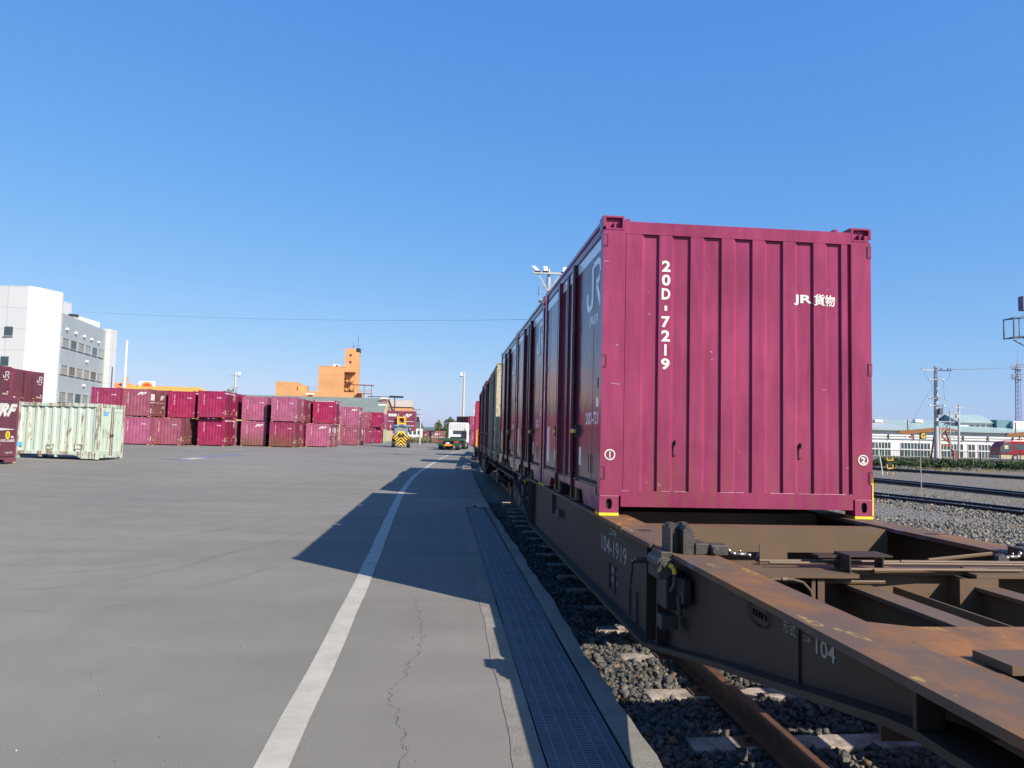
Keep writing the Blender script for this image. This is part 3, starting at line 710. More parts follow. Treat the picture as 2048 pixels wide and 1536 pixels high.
def side_marks(sx, number, style, tall):
    """lettering on the door side; u runs left to right as seen from outside"""
    mb = MB(); P = sx*1.2065
    right = (0, -1, 0) if sx < 0 else (0, 1, 0)
    def at(u, z): return (P, (-Y0-u) if sx < 0 else (Y0+u), z)     # u from the left edge seen from outside
    o = lambda u, z, dx=0: at(u, z)
    def rect(u0, u1, z0, z1, mi=0): mb.quad(at(u0, z0), at(u1, z0), at(u1, z1), at(u0, z1), mi)
    if tall:
        for u0, u1 in ((.13, 1.34), (1.425, 1.80), (1.91, 2.27), (2.375, 3.585)): rect(u0, u1, 2.335, 2.432)
    if style == 'jr':
        jr_logo(mb, at(2.90, 1.845), tuple(v*1.5 for v in right), (0, 0, 1), .45)
        kanji_freight(mb, at(3.05, 1.69), right, (0, 0, 1), .10)
        text(mb, number[:8] if len(number) > 8 else number, at(2.95, .775), right, (0, 0, 1), .115, .68, bold=.03)
        rect(3.42, 3.56, .93, 1.02); rect(3.47, 3.59, 1.10, 1.19, 2)
    else:
        jrf_logo(mb, at(2.35, 1.55), right, (0, 0, 1), .55, w=1.15); rect(.25, 1.15, 1.55, 2.15)
        mb.add([at(.13, 1.30), at(3.58, 1.38), at(3.58, 1.40), at(.13, 1.37)], [(0, 1, 2, 3)])
        text(mb, number, at(2.9, .86), right, (0, 0, 1), .13, .68, bold=.02); rect(3.35, 3.56, 1.03, 1.10)
    rect(.30, .52, .33, .78, 1); rect(.98, 1.10, .38, .50, 1)
    for u in (3.10, 3.20, 3.27): rect(u, u+.02, .33, .50, 2)
    rect(2.62, 2.74, .38, .56, 1)
    return mb
def slots(o, mats):
    for i, m in enumerate(mats):
        if i < len(o.material_slots): o.material_slots[i].link = 'OBJECT'; o.material_slots[i].material = m
_proto = {}
def part(key, fn, name, mats, parent, col, bevel=0):
    if key not in _proto:
        o = fn().build(name, mats); _proto[key] = o.data; bpy.data.objects.remove(o)
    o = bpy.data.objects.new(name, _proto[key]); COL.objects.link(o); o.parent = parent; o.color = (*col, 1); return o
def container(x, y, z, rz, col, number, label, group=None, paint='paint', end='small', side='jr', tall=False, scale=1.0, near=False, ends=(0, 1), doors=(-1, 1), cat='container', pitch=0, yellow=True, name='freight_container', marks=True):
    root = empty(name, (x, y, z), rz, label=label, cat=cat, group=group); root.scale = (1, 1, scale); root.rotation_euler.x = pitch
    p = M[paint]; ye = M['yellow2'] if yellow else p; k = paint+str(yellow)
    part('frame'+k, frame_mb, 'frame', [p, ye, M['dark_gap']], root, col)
    part('roof'+k, roof_mb, 'roof', [p], root, col)
    for e in ends:
        o = part('end'+k, end_panel_mb, 'end_panel', [p, M['dark_gap']], root, col)
        if e: o.rotation_euler.z = math.pi
        if e == 0 and marks:
            end_marks(number, end, circles=True).build('end_lettering', [M['white_mark']], root, recalc=False)
    for sx in (-1, 1):
        for h in (-1, 1):
            dc = (col[0]*.66, col[1]*.82, col[2]*.62) if yellow else col
            d = part('door%d%d' % (sx, h)+k, lambda: door_mb(sx, h, 0), 'door', [p, ye, M['dark_gap']], root, dc)
            if sx in doors:
                part('rod%d%d' % (sx, h)+k, lambda: rod_mb(sx, h), 'lock_rod', [p], d, tuple(v*.45 for v in dc))
                part('hnd%d%d' % (sx, h), lambda: handle_mb(sx, h), 'handle', [M['yellow'], M['steel_dark']], d, col)
        if sx in doors and marks:
            wm = M['grey_mark'] if paint == 'gloss' else M['white_mark']
            side_marks(sx, number, side, tall).build('side_lettering', [wm, M['grey_mark'] if paint == 'gloss' else M['cream'], M['dark_gap']], root, recalc=False)
    return root

DECK = .956; WX = 2.566
MAROON = (.250, .041, .100)
loc = lambda slot: (WX, 6.297+CL/2+3.885*slot)
G1 = 'maroon tall containers riding on the near wagon'
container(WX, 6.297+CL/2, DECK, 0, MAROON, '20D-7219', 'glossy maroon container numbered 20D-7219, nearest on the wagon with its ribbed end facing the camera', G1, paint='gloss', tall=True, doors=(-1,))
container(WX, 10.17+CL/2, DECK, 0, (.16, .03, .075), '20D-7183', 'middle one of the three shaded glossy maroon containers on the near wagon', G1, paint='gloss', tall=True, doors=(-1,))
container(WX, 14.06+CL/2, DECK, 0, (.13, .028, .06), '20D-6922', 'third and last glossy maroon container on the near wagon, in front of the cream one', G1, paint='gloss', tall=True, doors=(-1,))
c1_ = next(o for o in COL.objects if o.get('label', '').startswith('glossy maroon container numbered'))
mb = MB(); x = .19
while x < 2.24:
    w = random.uniform(.02, .22); 
    if random.random() < .75: mb.quad((X0+x, Y0-.0005, .2085), (X0+min(2.25, x+w), Y0-.0005, .2085), (X0+min(2.25, x+w), Y0-.0005, .2085+random.uniform(.002, .005)), (X0+x, Y0-.0005, .2085+random.uniform(.002, .004)))
    x += w+random.uniform(.0, .05)
for a, b in ((.004, .166), (2.284, 2.446)): mb.quad((X0+a, Y0+.0005, .1635), (X0+b, Y0+.0005, .1635), (X0+b, Y0+.0005, .1665), (X0+a, Y0+.0005, .1660))
mb.quad((X0+.085, Y0+.001, 1.128), (X0+.165, Y0+.001, 1.118), (X0+.165, Y0+.001, 1.122), (X0+.085, Y0+.001, 1.132)); mb.quad((X0+.01, Y0+.001, 2.19), (X0+.05, Y0+.001, 2.19), (X0+.05, Y0+.001, 2.193), (X0+.01, Y0+.001, 2.194))
for _ in range(26):
    a = random.uniform(.02, 2.42); z_ = random.uniform(.25, 2.4); l_ = random.uniform(.006, .03); q_ = Y0+depth_at(a)-.0012
    if depth_at(a) == depth_at(a+l_): mb.quad((X0+a, q_, z_), (X0+a+l_, q_, z_+random.uniform(-.006, .006)), (X0+a+l_, q_, z_+.003), (X0+a, q_, z_+.003))
mb.build('paint_wear', simple('worn_pale_paint', (.50, .30, .34), .6), c1_, recalc=False)
mb = MB(); mb.box(X0+2.432, X0+2.4515, Y0-.002, Y0+.03, .30, .36); mb.box(X0+2.441, X0+2.4515, Y0-.002, Y0+.03, .03, .2999); mb.build('yellow_touch_up', M['yellow2'], c1_)
for o in [o for o in COL.objects if 'white strip along' in o.get('label', '')]: pass
def on_track(y): return WX+shift(y), math.atan(-.001*max(0, y-10))
# second wagon load
G2 = 'containers riding on the second wagon'
for i, (c, num, lab, pt, sc) in enumerate([
    ((.44, .38, .26), '19D-31012', 'rust-streaked cream container at the near end of the second wagon', 'rusty_paint', .965),
    ((.12, .03, .055), '19D-40551', 'dark maroon container directly behind the cream one on the second wagon', 'paint', .96),
    ((.22, .04, .09), '20D-8105', 'maroon container third on the second wagon, slightly taller than the one before it', 'paint', 1.0),
    ((.11, .028, .05), '19D-29644', 'dark maroon container at the far end of the row on the second wagon', 'paint', .96)]):
    y = 19.12+CL/2+3.885*i; x, a = on_track(28.5); x = WX+shift(28.5)+.0185*(y-28.5)
    container(x, y, DECK, -.0185, c, num, lab, G2, paint=pt, scale=sc, tall=(i == 2), doors=(-1,), yellow=(i != 0))
x, a = on_track(46.3)
container(x-.05, 45.8, DECK, -.036, (.36, .015, .055), '20D-9310', 'bright red container standing alone on the third wagon past the dark row', None, paint='paint', doors=(-1,), end='none', marks=False)
x, a = on_track(64); container(x, 63, DECK, -.05, (.15, .03, .07), '19D-12001', 'maroon container on the third wagon hidden behind the bright red one', None, paint='paint', doors=(-1,))

# yard stacks
C1c, C2c, C3c, C4c = (.24, .030, .082), (.32, .085, .165), (.26, .070, .11), (.27, .014, .072)
h = .962
YARD = [ # name-key, x, y (left front corner), level, colour, number, end style, side style, tall, label
 (-31.1, 69.0, 1, C1c, '19D-2906', 'small', 'jr', 0, 'maroon container on the upper level just right of the white office building'),
 (-31.1, 69.0, 0, C1c, '19D-2911', 'small', 'jr', 0, 'maroon container almost hidden behind the pale green container'),
 (-28.75, 69.6, 1, C3c, '19D-8203', 'logo', 'jrf', 0, 'scratched maroon upper container with slanted logo and white door stripe, behind the green one'),
 (-28.7, 69.7, 0, C2c, '19D-4326', 'small', 'jr', 0, 'pinkish maroon container on the ground right beside the pale green container'),
 (-26.4, 70.8, 0, C3c, '19D-4750', 'small', 'jr', 0, 'dull brownish maroon ground container with two grey patches on its end'),
 (-25.95, 73.1, 1, C4c, '20D-8500', 'small', 'jr', 1, 'bright crimson container on the upper level with gaps on both sides of it'),
 (-23.15, 72.8, 1, C4c, '20D-8416', 'small', 'jr', 1, 'crimson container with white top marks on its door side, upper level of the fourth stack'),
 (-23.15, 73.2, 0, C4c, '20D-8261', 'small', 'jr', 1, 'crimson container with white top marks on its door side, ground level of the fourth stack'),
 (-20.2, 77.1, 1, C2c, '19D-4260', 'small', 'jr', 0, 'faded pink-maroon container on top of the one with a large slanted white logo'),
 (-20.15, 77.0, 0, C2c, '19D-3869', 'logo', 'jrf', 0, 'faded purple ground container with large white logo and dirt along its base, fifth stack'),
 (-17.1, 76.1, 1, C2c, '19D-4680', 'small', 'jr', 0, 'faded pink container on top of the one with the heavy olive stain'),
 (-17.2, 76.2, 0, C1c, '19D-4162', 'small', 'jr', 0, 'maroon container with heavy olive stain rising from its base, on the ground'),
 (-14.35, 83.9, 1, C4c, '20D-8088', 'small', 'jr', 1, 'crimson container with white strip along its top edge, above the logo container'),
 (-14.6, 81.4, 0, C2c, '19D-3824', 'logo', 'jrf', 0, 'purple container with large white logo and white door blocks, standing forward on the ground'),
 (-13.4, 99.0, 1, C2c, '19D-4011', 'logo', 'jrf', 0, 'small pink-purple container with white logo on the upper level right of the white-stripped one'),
 (-13.3, 98.2, 0, C3c, '19D-4409', 'small', 'jr', 0, 'dull maroon container on the ground behind the forward logo container'),
 (-14.7, 125.6, 1, C3c, '20D-7015', 'small', 'jr', 1, 'dull maroon upper container with white top edge, left of the last stack'),
 (-13.5, 120.3, 0, C1c, '19D-4507', 'small', 'jr', 0, 'dull maroon ground container left of the last stack'),
 (-12.74, 127.6, 1, C4c, '20D-7850', 'small', 'jr', 0, 'crimson upper container of the rightmost stack before the yellow vehicle'),
 (-12.74, 128.0, 0, C4c, '20D-7733', 'small', 'jr', 1, 'crimson ground container of the rightmost stack before the yellow vehicle')]
GY = 'maroon containers stacked two high across the yard'
def yard(x, y, lev, col, num, end, side, tall, lab, paint='paint', **kw):
    big_ = num[:3] == '20D'
    z = gz(x, y)+lev*(2.61 if (big_ and x in (-23.15, -12.74)) else 2.505)
    return container(x+CW/2, y+CL/2, z+.01, R(random.uniform(-.6, .6)), col, num, lab, GY, paint=paint, end=end, side=side, tall=bool(tall), scale=1.0 if big_ else h, doors=(1,), **kw)
for r in YARD: yard(*r, paint='stained' if 'olive stain rising' in r[-1] or 'dirt along its base' in r[-1] else 'paint')
st_ = next(o for o in COL.objects if 'white strip along' in o.get('label', ''))
mb = MB()
for i in range(9): mb.quad((X0+.2+i*.235, Y0-.0005, 2.46), (X0+.4+i*.235, Y0-.0005, 2.46), (X0+.4+i*.235, Y0-.0005, 2.53), (X0+.2+i*.235, Y0-.0005, 2.53))
mb.build('white_strip', M['white_mark'], st_, recalc=False)
REAR = [
 (-23.15, 76.7, 1, C4c, '20D-8417', 'small', 'jr', 0, 'crimson container showing one narrow strip of side behind the upper fourth stack'),
 (-23.15, 77.1, 0, C2c, '19D-4100', 'small', 'jr', 0, 'pale pink container showing one narrow strip behind the lower fourth stack'),
 (-26.4, 74.8, 0, C3c, '19D-4751', 'small', 'jr', 0, 'dull maroon container tucked behind the one with two grey patches'),
 (-17.2, 80.1, 0, C1c, '19D-3361', 'small', 'jr', 0, 'maroon ground container behind the one with the heavy olive stain'),
 (-12.74, 132.0, 0, C1c, '20D-7734', 'small', 'jr', 0, 'maroon ground container behind the rightmost crimson pair'),
 (-28.75, 73.5, 1, C3c, '19D-8204', 'small', 'jr', 0, 'dull maroon upper container behind the scratched one with the slanted logo'),
 (-17.1, 83.9, 1, C1c, '19D-3363', 'small', 'jr', 0, 'last maroon container of the upper row above the olive-stained one'),
 (-20.2, 81.0, 1, C2c, '19D-3001', 'small', 'jr', 0, 'pink container peeking out behind the fifth upper container'),
 (-17.1, 80.0, 1, C1c, '19D-3360', 'small', 'jr', 0, 'maroon container directly behind the faded pink one above the olive stain'),
 (-14.6, 85.2, 0, C2c, '19D-3825', 'logo', 'jrf', 0, 'purple container with white door blocks right behind the forward logo container'),
 (-13.3, 102.0, 0, C2c, '19D-3829', 'logo', 'jrf', 0, 'purple container with white door blocks behind the dull maroon ground one'),
 (-12.4, 132.0, 1, C2c, '19D-2222', 'small', 'jr', 0, 'pale pink container behind the rightmost upper crimson one'),
]
for r in REAR: yard(*r)
container(-11.35, 133, gz(-10, 133), 0, (.30, .48, .26), '19D-0001', 'small pale green container seen at the foot of the rightmost stack', None, paint='rusty_paint', scale=.95, doors=(1,), marks=False, yellow=False)

# the pale green rusted container and its neighbours on the left, long sides towards the camera
def green_box(x, y, z, rz):
    """long corrugated wall faces -y, doors on +x"""
    root = empty('freight_container', (x, y, z), rz, label='pale green rust-streaked container with a corrugated long wall and closed end doors', cat='container'); L = 3.66; D = 2.25; H = 2.5
    P = M['green_box']; Rr = M['green_rust']
    mb = MB()
    for px in (0, L-.16):
        for py in (0, D-.16): mb.box(px, px+.16, py, py+.16, .0, H)
    mb.box(.161, L-.161, .01, .12, H-.16, H-.01); mb.box(.161, L-.161, D-.12, D-.01, H-.16, H-.01)
    mb.box(.01, .12, .161, D-.161, H-.16, H-.01); mb.box(L-.12, L-.01, .161, D-.161, H-.16, H-.01)
    mb.box(.161, L-.161, .01, .12, .20, .34); mb.box(.161, L-.161, D-.12, D-.01, .20, .34); mb.box(.01, .12, .161, D-.161, .1, .3); mb.box(L-.1, L-.015, .161, D-.161, .06, .2)
    mb.prism([(2.62, .19), (L-.161, .19), (L-.161, .02), (2.95, .02)], 'y', .012, .11)
    for px in (1.05, 1.75): mb.box(px, px+.1, .012, .11, .08, .199)
    mb.build('frame', Rr, root)
    mb = MB(); xs = [.16]; pts = []; n = 9; w = (L-.32)/n
    for i in range(n):
        a = .16+i*w; pts += [(a, .045), (a+.18*w, .09), (a+.62*w, .09), (a+.72*w, .045)]
    pts.append((L-.16, .045))
    for px, d in pts: mb.v += [(px, d, .34), (px, d, H-.16)]
    for i in range(len(pts)-1): mb.f.append((2*i, 2*i+2, 2*i+3, 2*i+1)); mb.m.append(0)
    mb.build('corrugated_wall', P, root, recalc=False)
    for px, pz in ((1.35, .42), (2.62, .45)):
        q = MB(); q.box(px, px+.34, .02, .044, pz, pz+.03); q.box(px, px+.34, .02, .044, pz+.2, pz+.23); q.box(px, px+.03, .02, .044, pz+.03, pz+.2); q.box(px+.31, px+.34, .02, .044, pz+.03, pz+.2); q.build('plate_frame', Rr, root)
    for a, b in ((.162, D/2-.006), (D/2+.006, D-.162)):
        mb = MB(); mb.box(L-.06, L-.02, a, b, .21, H-.17)
        for i in range(3): mb.box(L-.02, L-.008, a+.12+i*.3, a+.15+i*.3, .35, H-.35)
        mb.box(L-.02, L-.004, a+.05, b-.05, H-.36, H-.33); mb.box(L-.02, L-.004, a+.05, b-.05, .30, .33)
        d = mb.build('door', P, root)
        q = MB(); yy_ = b-.07 if a < 1 else a+.07; q.tube((L+.0, yy_, .15), (L+.0, yy_, H-.1), .018, 6); q.box(L-.004, L+.04, yy_-.05, yy_+.05, 1.02, 1.12); q.build('lock_rod', M['rail_rust'], d)
    mb = MB(); mb.box(.02, L-.02, .02, D-.02, H-.03, H-.012); mb.box(.05, L-.05, .1, D-.05, .22, .26); mb.box(.05, L-.2, D-.2, D-.15, .22, H-.1); mb.box(.05, .1, .2, D-.2, .22, H-.1); mb.build('roof', Rr, root)
    mb = MB(); mb.quad((.0, -.003, .52), (.33, -.003, .54), (.30, -.003, .72), (.02, -.003, .70)); mb.quad((L-.003+.0, .34, 1.98), (L-.003, .74, 1.99), (L-.003, .74, 2.12), (L-.003, .34, 2.11)); mb.build('blue_tape', M['blue_tape'], root, recalc=False)
    return root
def green_mat(name, rust):
    m, t, b = newmat(name); co = objco(t)
    c = ramp(t, noise(t, co, .8, 3), [(.35, (.39, .48, .42)), (.65, (.43, .49, .40))])
    c = mix(t, ramp(t, noise(t, co, 3, 5, .65, (3, 3, .5)), [(.45, g(0)), (.7, g(.5))]), c, (.50, .48, .33))
    c = mix(t, ramp(t, noise(t, co, 3.4, 7, .72, (2.4, 2.4, .42)), [(.565-rust, g(0)), (.62-rust, g(.8))]), c, (.15, .06, .028))
    t.links.new(c, b.inputs['Base Color']); b.inputs['Roughness'].default_value = .65; return m
M['green_box'] = green_mat('pale_green_rust_paint', 0); M['green_rust'] = green_mat('heavy_rust_green_paint', .08)
M['blue_tape'] = simple('blue_tape', (.12, .38, .75), .6)
green_box(-18.97, 35.2, gz(-17, 35)+.02, R(-4))
def side_on(x, y, z, rz, col, num, lab, side, scale=h, label2=None, sx=1, **kw):
    """door side +x turned to face -y: right edge seen at x"""
    a = rz-math.pi/2; 
    cx = x-CL/2; cy = y+CW/2
    return container(cx, cy, z, a, col, num, lab, kw.pop('group', None), side=side, scale=scale, doors=(1,), ends=(0, 1), **kw)
container(-17.6, 28.65, gz(-16.5, 29)+.03, 0, (.20, .045, .085), 'M19D-25685', 'maroon container with huge slanted white logo, cut by the left edge beside the green one', scale=h, doors=(1,), marks=False)
container(-28.2, 51.1, gz(-27, 51)+2.51, 0, (.19, .04, .07), '19D-36226', 'brownish maroon upper container with two-letter door logo, right one of two before the office', scale=h, doors=(1,))
container(-28.2, 47.25, gz(-27, 47)+2.51, 0, (.18, .035, .065), '19D-36118', 'brownish maroon upper container cut by the left edge, nearer one of the logo pair', scale=h, doors=(1,))
container(-28.2, 51.1, gz(-27, 51), 0, (.19, .04, .07), '19D-36220', 'maroon container under the farther logo container, mostly hidden by the pale green one', scale=h, doors=(1,), marks=False)
container(-28.2, 47.25, gz(-27, 47), 0, (.19, .04, .07), '19D-36221', 'maroon container under the nearer logo container, hidden behind the huge slanted logo', scale=h, doors=(1,), marks=False)
def extra_marks(x, y, z, rz, draw, parent):   # lettering plane facing -y, origin at its lower left
    mb = MB(); draw(mb); mb.build('side_lettering', [M['white_mark'], M['yellow2'], M['dark_gap']], parent, recalc=False)
conts = [o for o in COL.objects if o.get('category') == 'container']
big = next(o for o in conts if 'with huge slanted' in o['label'])
def local_side(parent, draw):      # u: left->right (toward +y local), plane +x
    mb = MB(); at = lambda u, z: (1.2085, Y0+u, z); draw(mb, at); mb.build('side_lettering', [M['white_mark'], M['yellow2'], M['dark_gap']], parent, recalc=False)
def d1(mb, at):
    r, u = (0, 1, 0), (0, 0, 1)
    text(mb, 'JRF', at(1.95, 1.68), r, u, .66, 1.72, bold=.06, shear=.5)
    for z in (1.95, 2.0): pass
    mb.add([at(.2, 1.20), at(3.52, 1.32), at(3.52, 1.335), at(.2, 1.48)], [(0, 1, 2, 3)])
    n = 24; mb.add([at(3.1+.15*math.cos(i*2*math.pi/n), 1.10+.155*math.sin(i*2*math.pi/n)) for i in range(n)], [tuple(range(n))], 1)
    rr = (1.2115, Y0, 0)
    for i in range(4): mb.add([(1.2112, Y0+3.03, 1.02+i*.05), (1.2112, Y0+3.17, 1.02+i*.05), (1.2112, Y0+3.17, 1.045+i*.05), (1.2112, Y0+3.03, 1.045+i*.05)], [(0, 1, 2, 3)], 2)
    text(mb, 'M19D-25685', at(2.50, .83), r, u, .11, 1.08, bold=.03)
    mb.quad(at(3.32, .98), at(3.5, .98), at(3.5, 1.06), at(3.32, 1.06)); text(mb, '1455×2775', at(3.0, .38), r, u, .06, .5, bold=.02)
local_side(big, d1)

# far containers
GF = 'faded containers in the far row beyond the vehicles'
def far(x, y, z, col, lab, draw, w=1.0, **kw):
    o = side_on(x+CL, y, z, 0, col, '19D', lab, 'jr', marks=False, group=GF, **kw)
    if draw: local_side(o, draw)
    return o
def dj(mb, at): jr_logo(mb, at(2.7, 1.4), (0, 1, 0), (0, 0, 1), .62); mb.quad(at(2.6, .6), at(3.3, .6), at(3.3, .75), at(2.6, .75)); mb.quad(at(.2, .3), at(.45, .3), at(.45, .7), at(.2, .7))
def dl(mb, at):
    text(mb, 'JRF', at(1.2, 1.5), (0, 1, 0), (0, 0, 1), .6, 1.5, bold=.05, shear=.45)
    mb.quad(at(.3, 1.15), at(3.5, 1.2), at(3.5, 1.26), at(.3, 1.32))
far(-7.3, 185, -.55, (.22, .035, .06), 'far dull maroon container with white logo, between the yellow vehicle and the pink container', dj)
far(-3.2, 157, -.45, (.33, .12, .15), 'far faded pink container with slanted white logo left of the white truck', dl, paint='paint')
far(-12.5, 188, -.55, (.18, .03, .05), 'far dark maroon container just behind the yellow vehicle', None)
container(5.65, 127.3, -.40, 0, (.24, .055, .115), '19D-51234', 'purple ground container right of the white truck cab', None, scale=h, doors=(1,), end='small')
container(5.65, 127.3, 2.10, 0, (.24, .055, .115), '19D-51230', 'purple container stacked on the one right of the white truck cab', None, scale=h, doors=(1,), end='small')
container(4.6, 142.0, 2.35, R(35), (.17, .018, .05), '19D-60021', 'dark maroon upper container turned at an angle behind the truck cab', None, scale=h, doors=(1,), end='small')
container(4.6, 142.0, -.15, R(35), (.17, .018, .05), '19D-60022', 'dark maroon lower container turned at an angle, hidden by the truck cab', None, scale=h, doors=(1,), end='small')
# ------------------------------------------------------------------ container wagon
SILL = [(-9.8, .839), (-6.06, .839), (-5.93, .823), (-5.57, .758), (-4.91, .634), (-4.55, .57), (-3.23, .305), (3.23, .305), (4.55, .57), (4.91, .634), (5.57, .758), (5.93, .823), (6.06, .839), (9.8, .839)]
def sill_mb(s):
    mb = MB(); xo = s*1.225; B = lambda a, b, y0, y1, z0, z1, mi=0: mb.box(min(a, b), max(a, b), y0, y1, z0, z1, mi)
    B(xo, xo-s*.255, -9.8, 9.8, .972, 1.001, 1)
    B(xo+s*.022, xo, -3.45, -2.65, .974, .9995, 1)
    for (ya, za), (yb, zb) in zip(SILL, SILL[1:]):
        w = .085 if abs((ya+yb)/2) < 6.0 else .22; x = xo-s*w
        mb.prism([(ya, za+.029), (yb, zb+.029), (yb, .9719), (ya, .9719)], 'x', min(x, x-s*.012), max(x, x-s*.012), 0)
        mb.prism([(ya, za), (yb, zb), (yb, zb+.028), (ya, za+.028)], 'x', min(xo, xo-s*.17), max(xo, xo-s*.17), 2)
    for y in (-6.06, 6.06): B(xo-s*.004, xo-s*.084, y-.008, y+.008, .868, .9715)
    for y in (-3.26, -3.50, 3.26, 3.50): B(xo-s*.01, xo-s*.084, y-.008, y+.008, .36, .9715)
    B(xo-s*.075, xo-s*.0849, -5.225, -5.215, .70, .9715); B(xo-s*.062, xo-s*.0849, -5.25, -5.19, .945, .9715)
    # raised number-plate frames and small brackets on the web
    for y, z in ((-2.10, .40), (-2.78, .34)):
        for a, b, c, d in ((y, y+.012, z, z+.22), (y+.20, y+.212, z, z+.22), (y+.012, y+.20, z, z+.012)): B(xo-s*.07, xo-s*.0849, a, b, c, d, 3)
    B(xo-s*.02, xo-s*.0849, .55, .75, .72, .80, 3); B(xo-s*.04, xo-s*.0849, 1.2, 1.24, .70, .93, 3)
    return mb
def wagon(full):
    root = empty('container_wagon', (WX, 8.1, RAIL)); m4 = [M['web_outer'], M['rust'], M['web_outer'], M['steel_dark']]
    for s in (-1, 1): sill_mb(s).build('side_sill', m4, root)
    X = lambda v: v-WX
    # cross beams
    def cross(y, z0=.80, top=.95, face=.0):
        mb = MB(); mb.box(-.968, .968, y, y+.014, z0, .985); mb.box(-.968, .968, y+.0141, y+.22, .973, .985); mb.box(-.968, .968, y+.0141, y+.12, z0, z0+.014)
        return mb.build('cross_beam', M['web'], root)
    cross(-2.42)
    for y in (-1.3, .4, 2.2): cross(y, .34)
    # centre sill: two long beams
    for s in (-1, 1):
        for e in (-1, 1):
            y0, y1 = sorted((e*4.158, e*9.549))
            mb = MB(); mb.box(s*.35-.065, s*.35+.065, y0, y1, .895, .915); mb.box(s*.35-.012, s*.35+.012, y0, y1, .55, .8949); mb.box(s*.35-.065, s*.35+.065, y0, y1, .53, .5499)
            mb.build('centre_sill', M['web'], root)
    mb = MB(); mb.box(-.11, -.098, -5.47, -4.20, .60, .895); mb.tube((-.205, -5.47, .86), (-.205, -4.25, .86), .022, 8); mb.tube((.12, -5.47, .80), (.12, -4.2, .80), .016, 8); mb.build('brake_pipe', M['web'], root)
    for sy in (-1, 1):
        # lock-carrying cross member
        mb = MB(); y = sy*4.15; mb.box(-.968, -.37, y-.17, y+.17, .958, .977); mb.box(-.3699, .30, y-.06, y+.17, .958, .977); mb.box(.3001, .968, y-.15, y+.17, .958, .977)
        mb.box(-.968, .968, y-.007, y+.007, .62, .9579)
        for x in (-.60, .24, .36): mb.prism([(y-.15, .957), (y-.008, .957), (y-.008, .70), (y-.07, .66), (y-.15, .80)] if sy < 0 else [(y+.008, .957), (y+.15, .957), (y+.15, .80), (y+.07, .66), (y+.008, .70)], 'x', x, x+.012)
        mb.box(-.62, -.55, y-.15, y-.14, .80, .957); mb.box(.20, .42, y-.155, y-.1501, .76, .957)
        mb.build('cross_beam', M['web'], root)
        # bolster cover plate
        mb = MB(); e = sy*5.47; f = sy*5.66; q = sy*5.76; end = sy*7.6; a, b = sorted((e, f))
        mb.box(-.9699, .9699, a, b, .972, 1.0005, 0)
        for s in (-1, 1): mb.prism([(s*.9698, e), (s*.83, e), (s*.9698, e-sy*.075)], 'z', .9725, 1.0003)
        y0 = q; hx0, hx1, hy0, hy1 = X(1.70), X(1.88), -6.06, -5.86
        mb.quad((-.96, f, .9995), (.96, f, .9995), (.96, q, .983), (-.96, q, .983))
        if sy < 0:
            mb.box(-.9699, hx0, hy0, q, .958, .983); mb.box(hx1, .9699, hy0, q, .958, .983); mb.box(hx0, hx1, hy1, q, .958, .9829); mb.box(-.9699, .9699, end, hy0-.0001, .958, .983)
            mb.box(hx0+.015, hx1+.03, hy0+.09, hy1+.06, .9835, 1.012, 1); mb.box(hx0, hx1, hy0, hy1, .80, .81, 1)
        else: mb.box(-.9699, .9699, q, end, .958, .983)
        mb.box(-.968, .968, min(e, e+sy*.012), max(e, e+sy*.012), .60, .9715, 1)
        mb.build('bolster_plate', [M['rust'], M['web']], root, recalc=True)
        mb = MB(); a, b = sorted((sy*9.55, sy*9.8)); mb.box(-.968, .968, a, b, .62, .985); mb.build('end_beam', M['web'], root)
        mb = MB(); a, b = sorted((sy*9.8, sy*10.12)); mb.box(-.09, .09, a, b, .78, .94); mb.box(-.14, .14, min(sy*10.12, sy*10.19), max(sy*10.12, sy*10.19), .72, 1.0); mb.tube((.14, sy*9.8, .82), (.3, sy*10.1, .5), .02, 6); mb.build('coupler', M['steel_dark'], root)
    # bogies
    for sy in (-1, 1):
        c = sy*7.1; mb = MB()
        for s in (-1, 1):
            x = s*.98
            mb.prism([(c-1.15, .40), (c-.9, .56), (c-.45, .60), (c-.3, .72), (c+.3, .72), (c+.45, .60), (c+.9, .56), (c+1.15, .40), (c+.75, .36), (c+.4, .30), (c-.4, .30), (c-.75, .36)], 'x', x-.05, x+.05)
            for dy in (-.95, .95): mb.box(x-.10, x+.10, c+dy-.14, c+dy+.14, .34, .54)
            for dy in (-.13, .13): mb.tube((x, c+dy, .33), (x, c+dy, .60), .075, 10)
        mb.box(-.9, .9, c-.2, c+.2, .55, .76)
        bo = mb.build('bogie', M['steel_dark'], root)
        for dy in (-.95, .95):
            q = MB(); q.tube((-.9, c+dy, .43), (.9, c+dy, .43), .07, 10)
            for s in (-1, 1): q.tube((s*.50, c+dy, .43), (s*.62, c+dy, .43), .43, 28); q.tube((s*.485, c+dy, .43), (s*.4999, c+dy, .43), .458, 28)
            q.build('wheelset', M['rail_rust'], bo)
        q = MB()
        for s in (-1, 1):
            for dy in (-.42, .42): q.box(s*.56-.05, s*.56+.05, c+dy-.04, c+dy+.04, .25, .62)
        q.build('brake_shoe', M['steel_dark'], bo)
    mb = MB(); mb.tube((-.55, 1.2, .62), (-.55, 2.4, .62), .19, 16); mb.build('air_tank', M['steel_dark'], root)
    mb = MB(); mb.box(-.8, -.3, -1.6, -1.0, .45, .75); mb.tube((-.55, -1.6, .6), (-.55, -2.1, .6), .1, 12); mb.build('brake_valve', M['steel_dark'], root)
    # flip-up container locks at the slot corners
    for sy in (-1, 1):
        for s in (-1, 1):
            lock(root, s, sy*3.86)
    return root
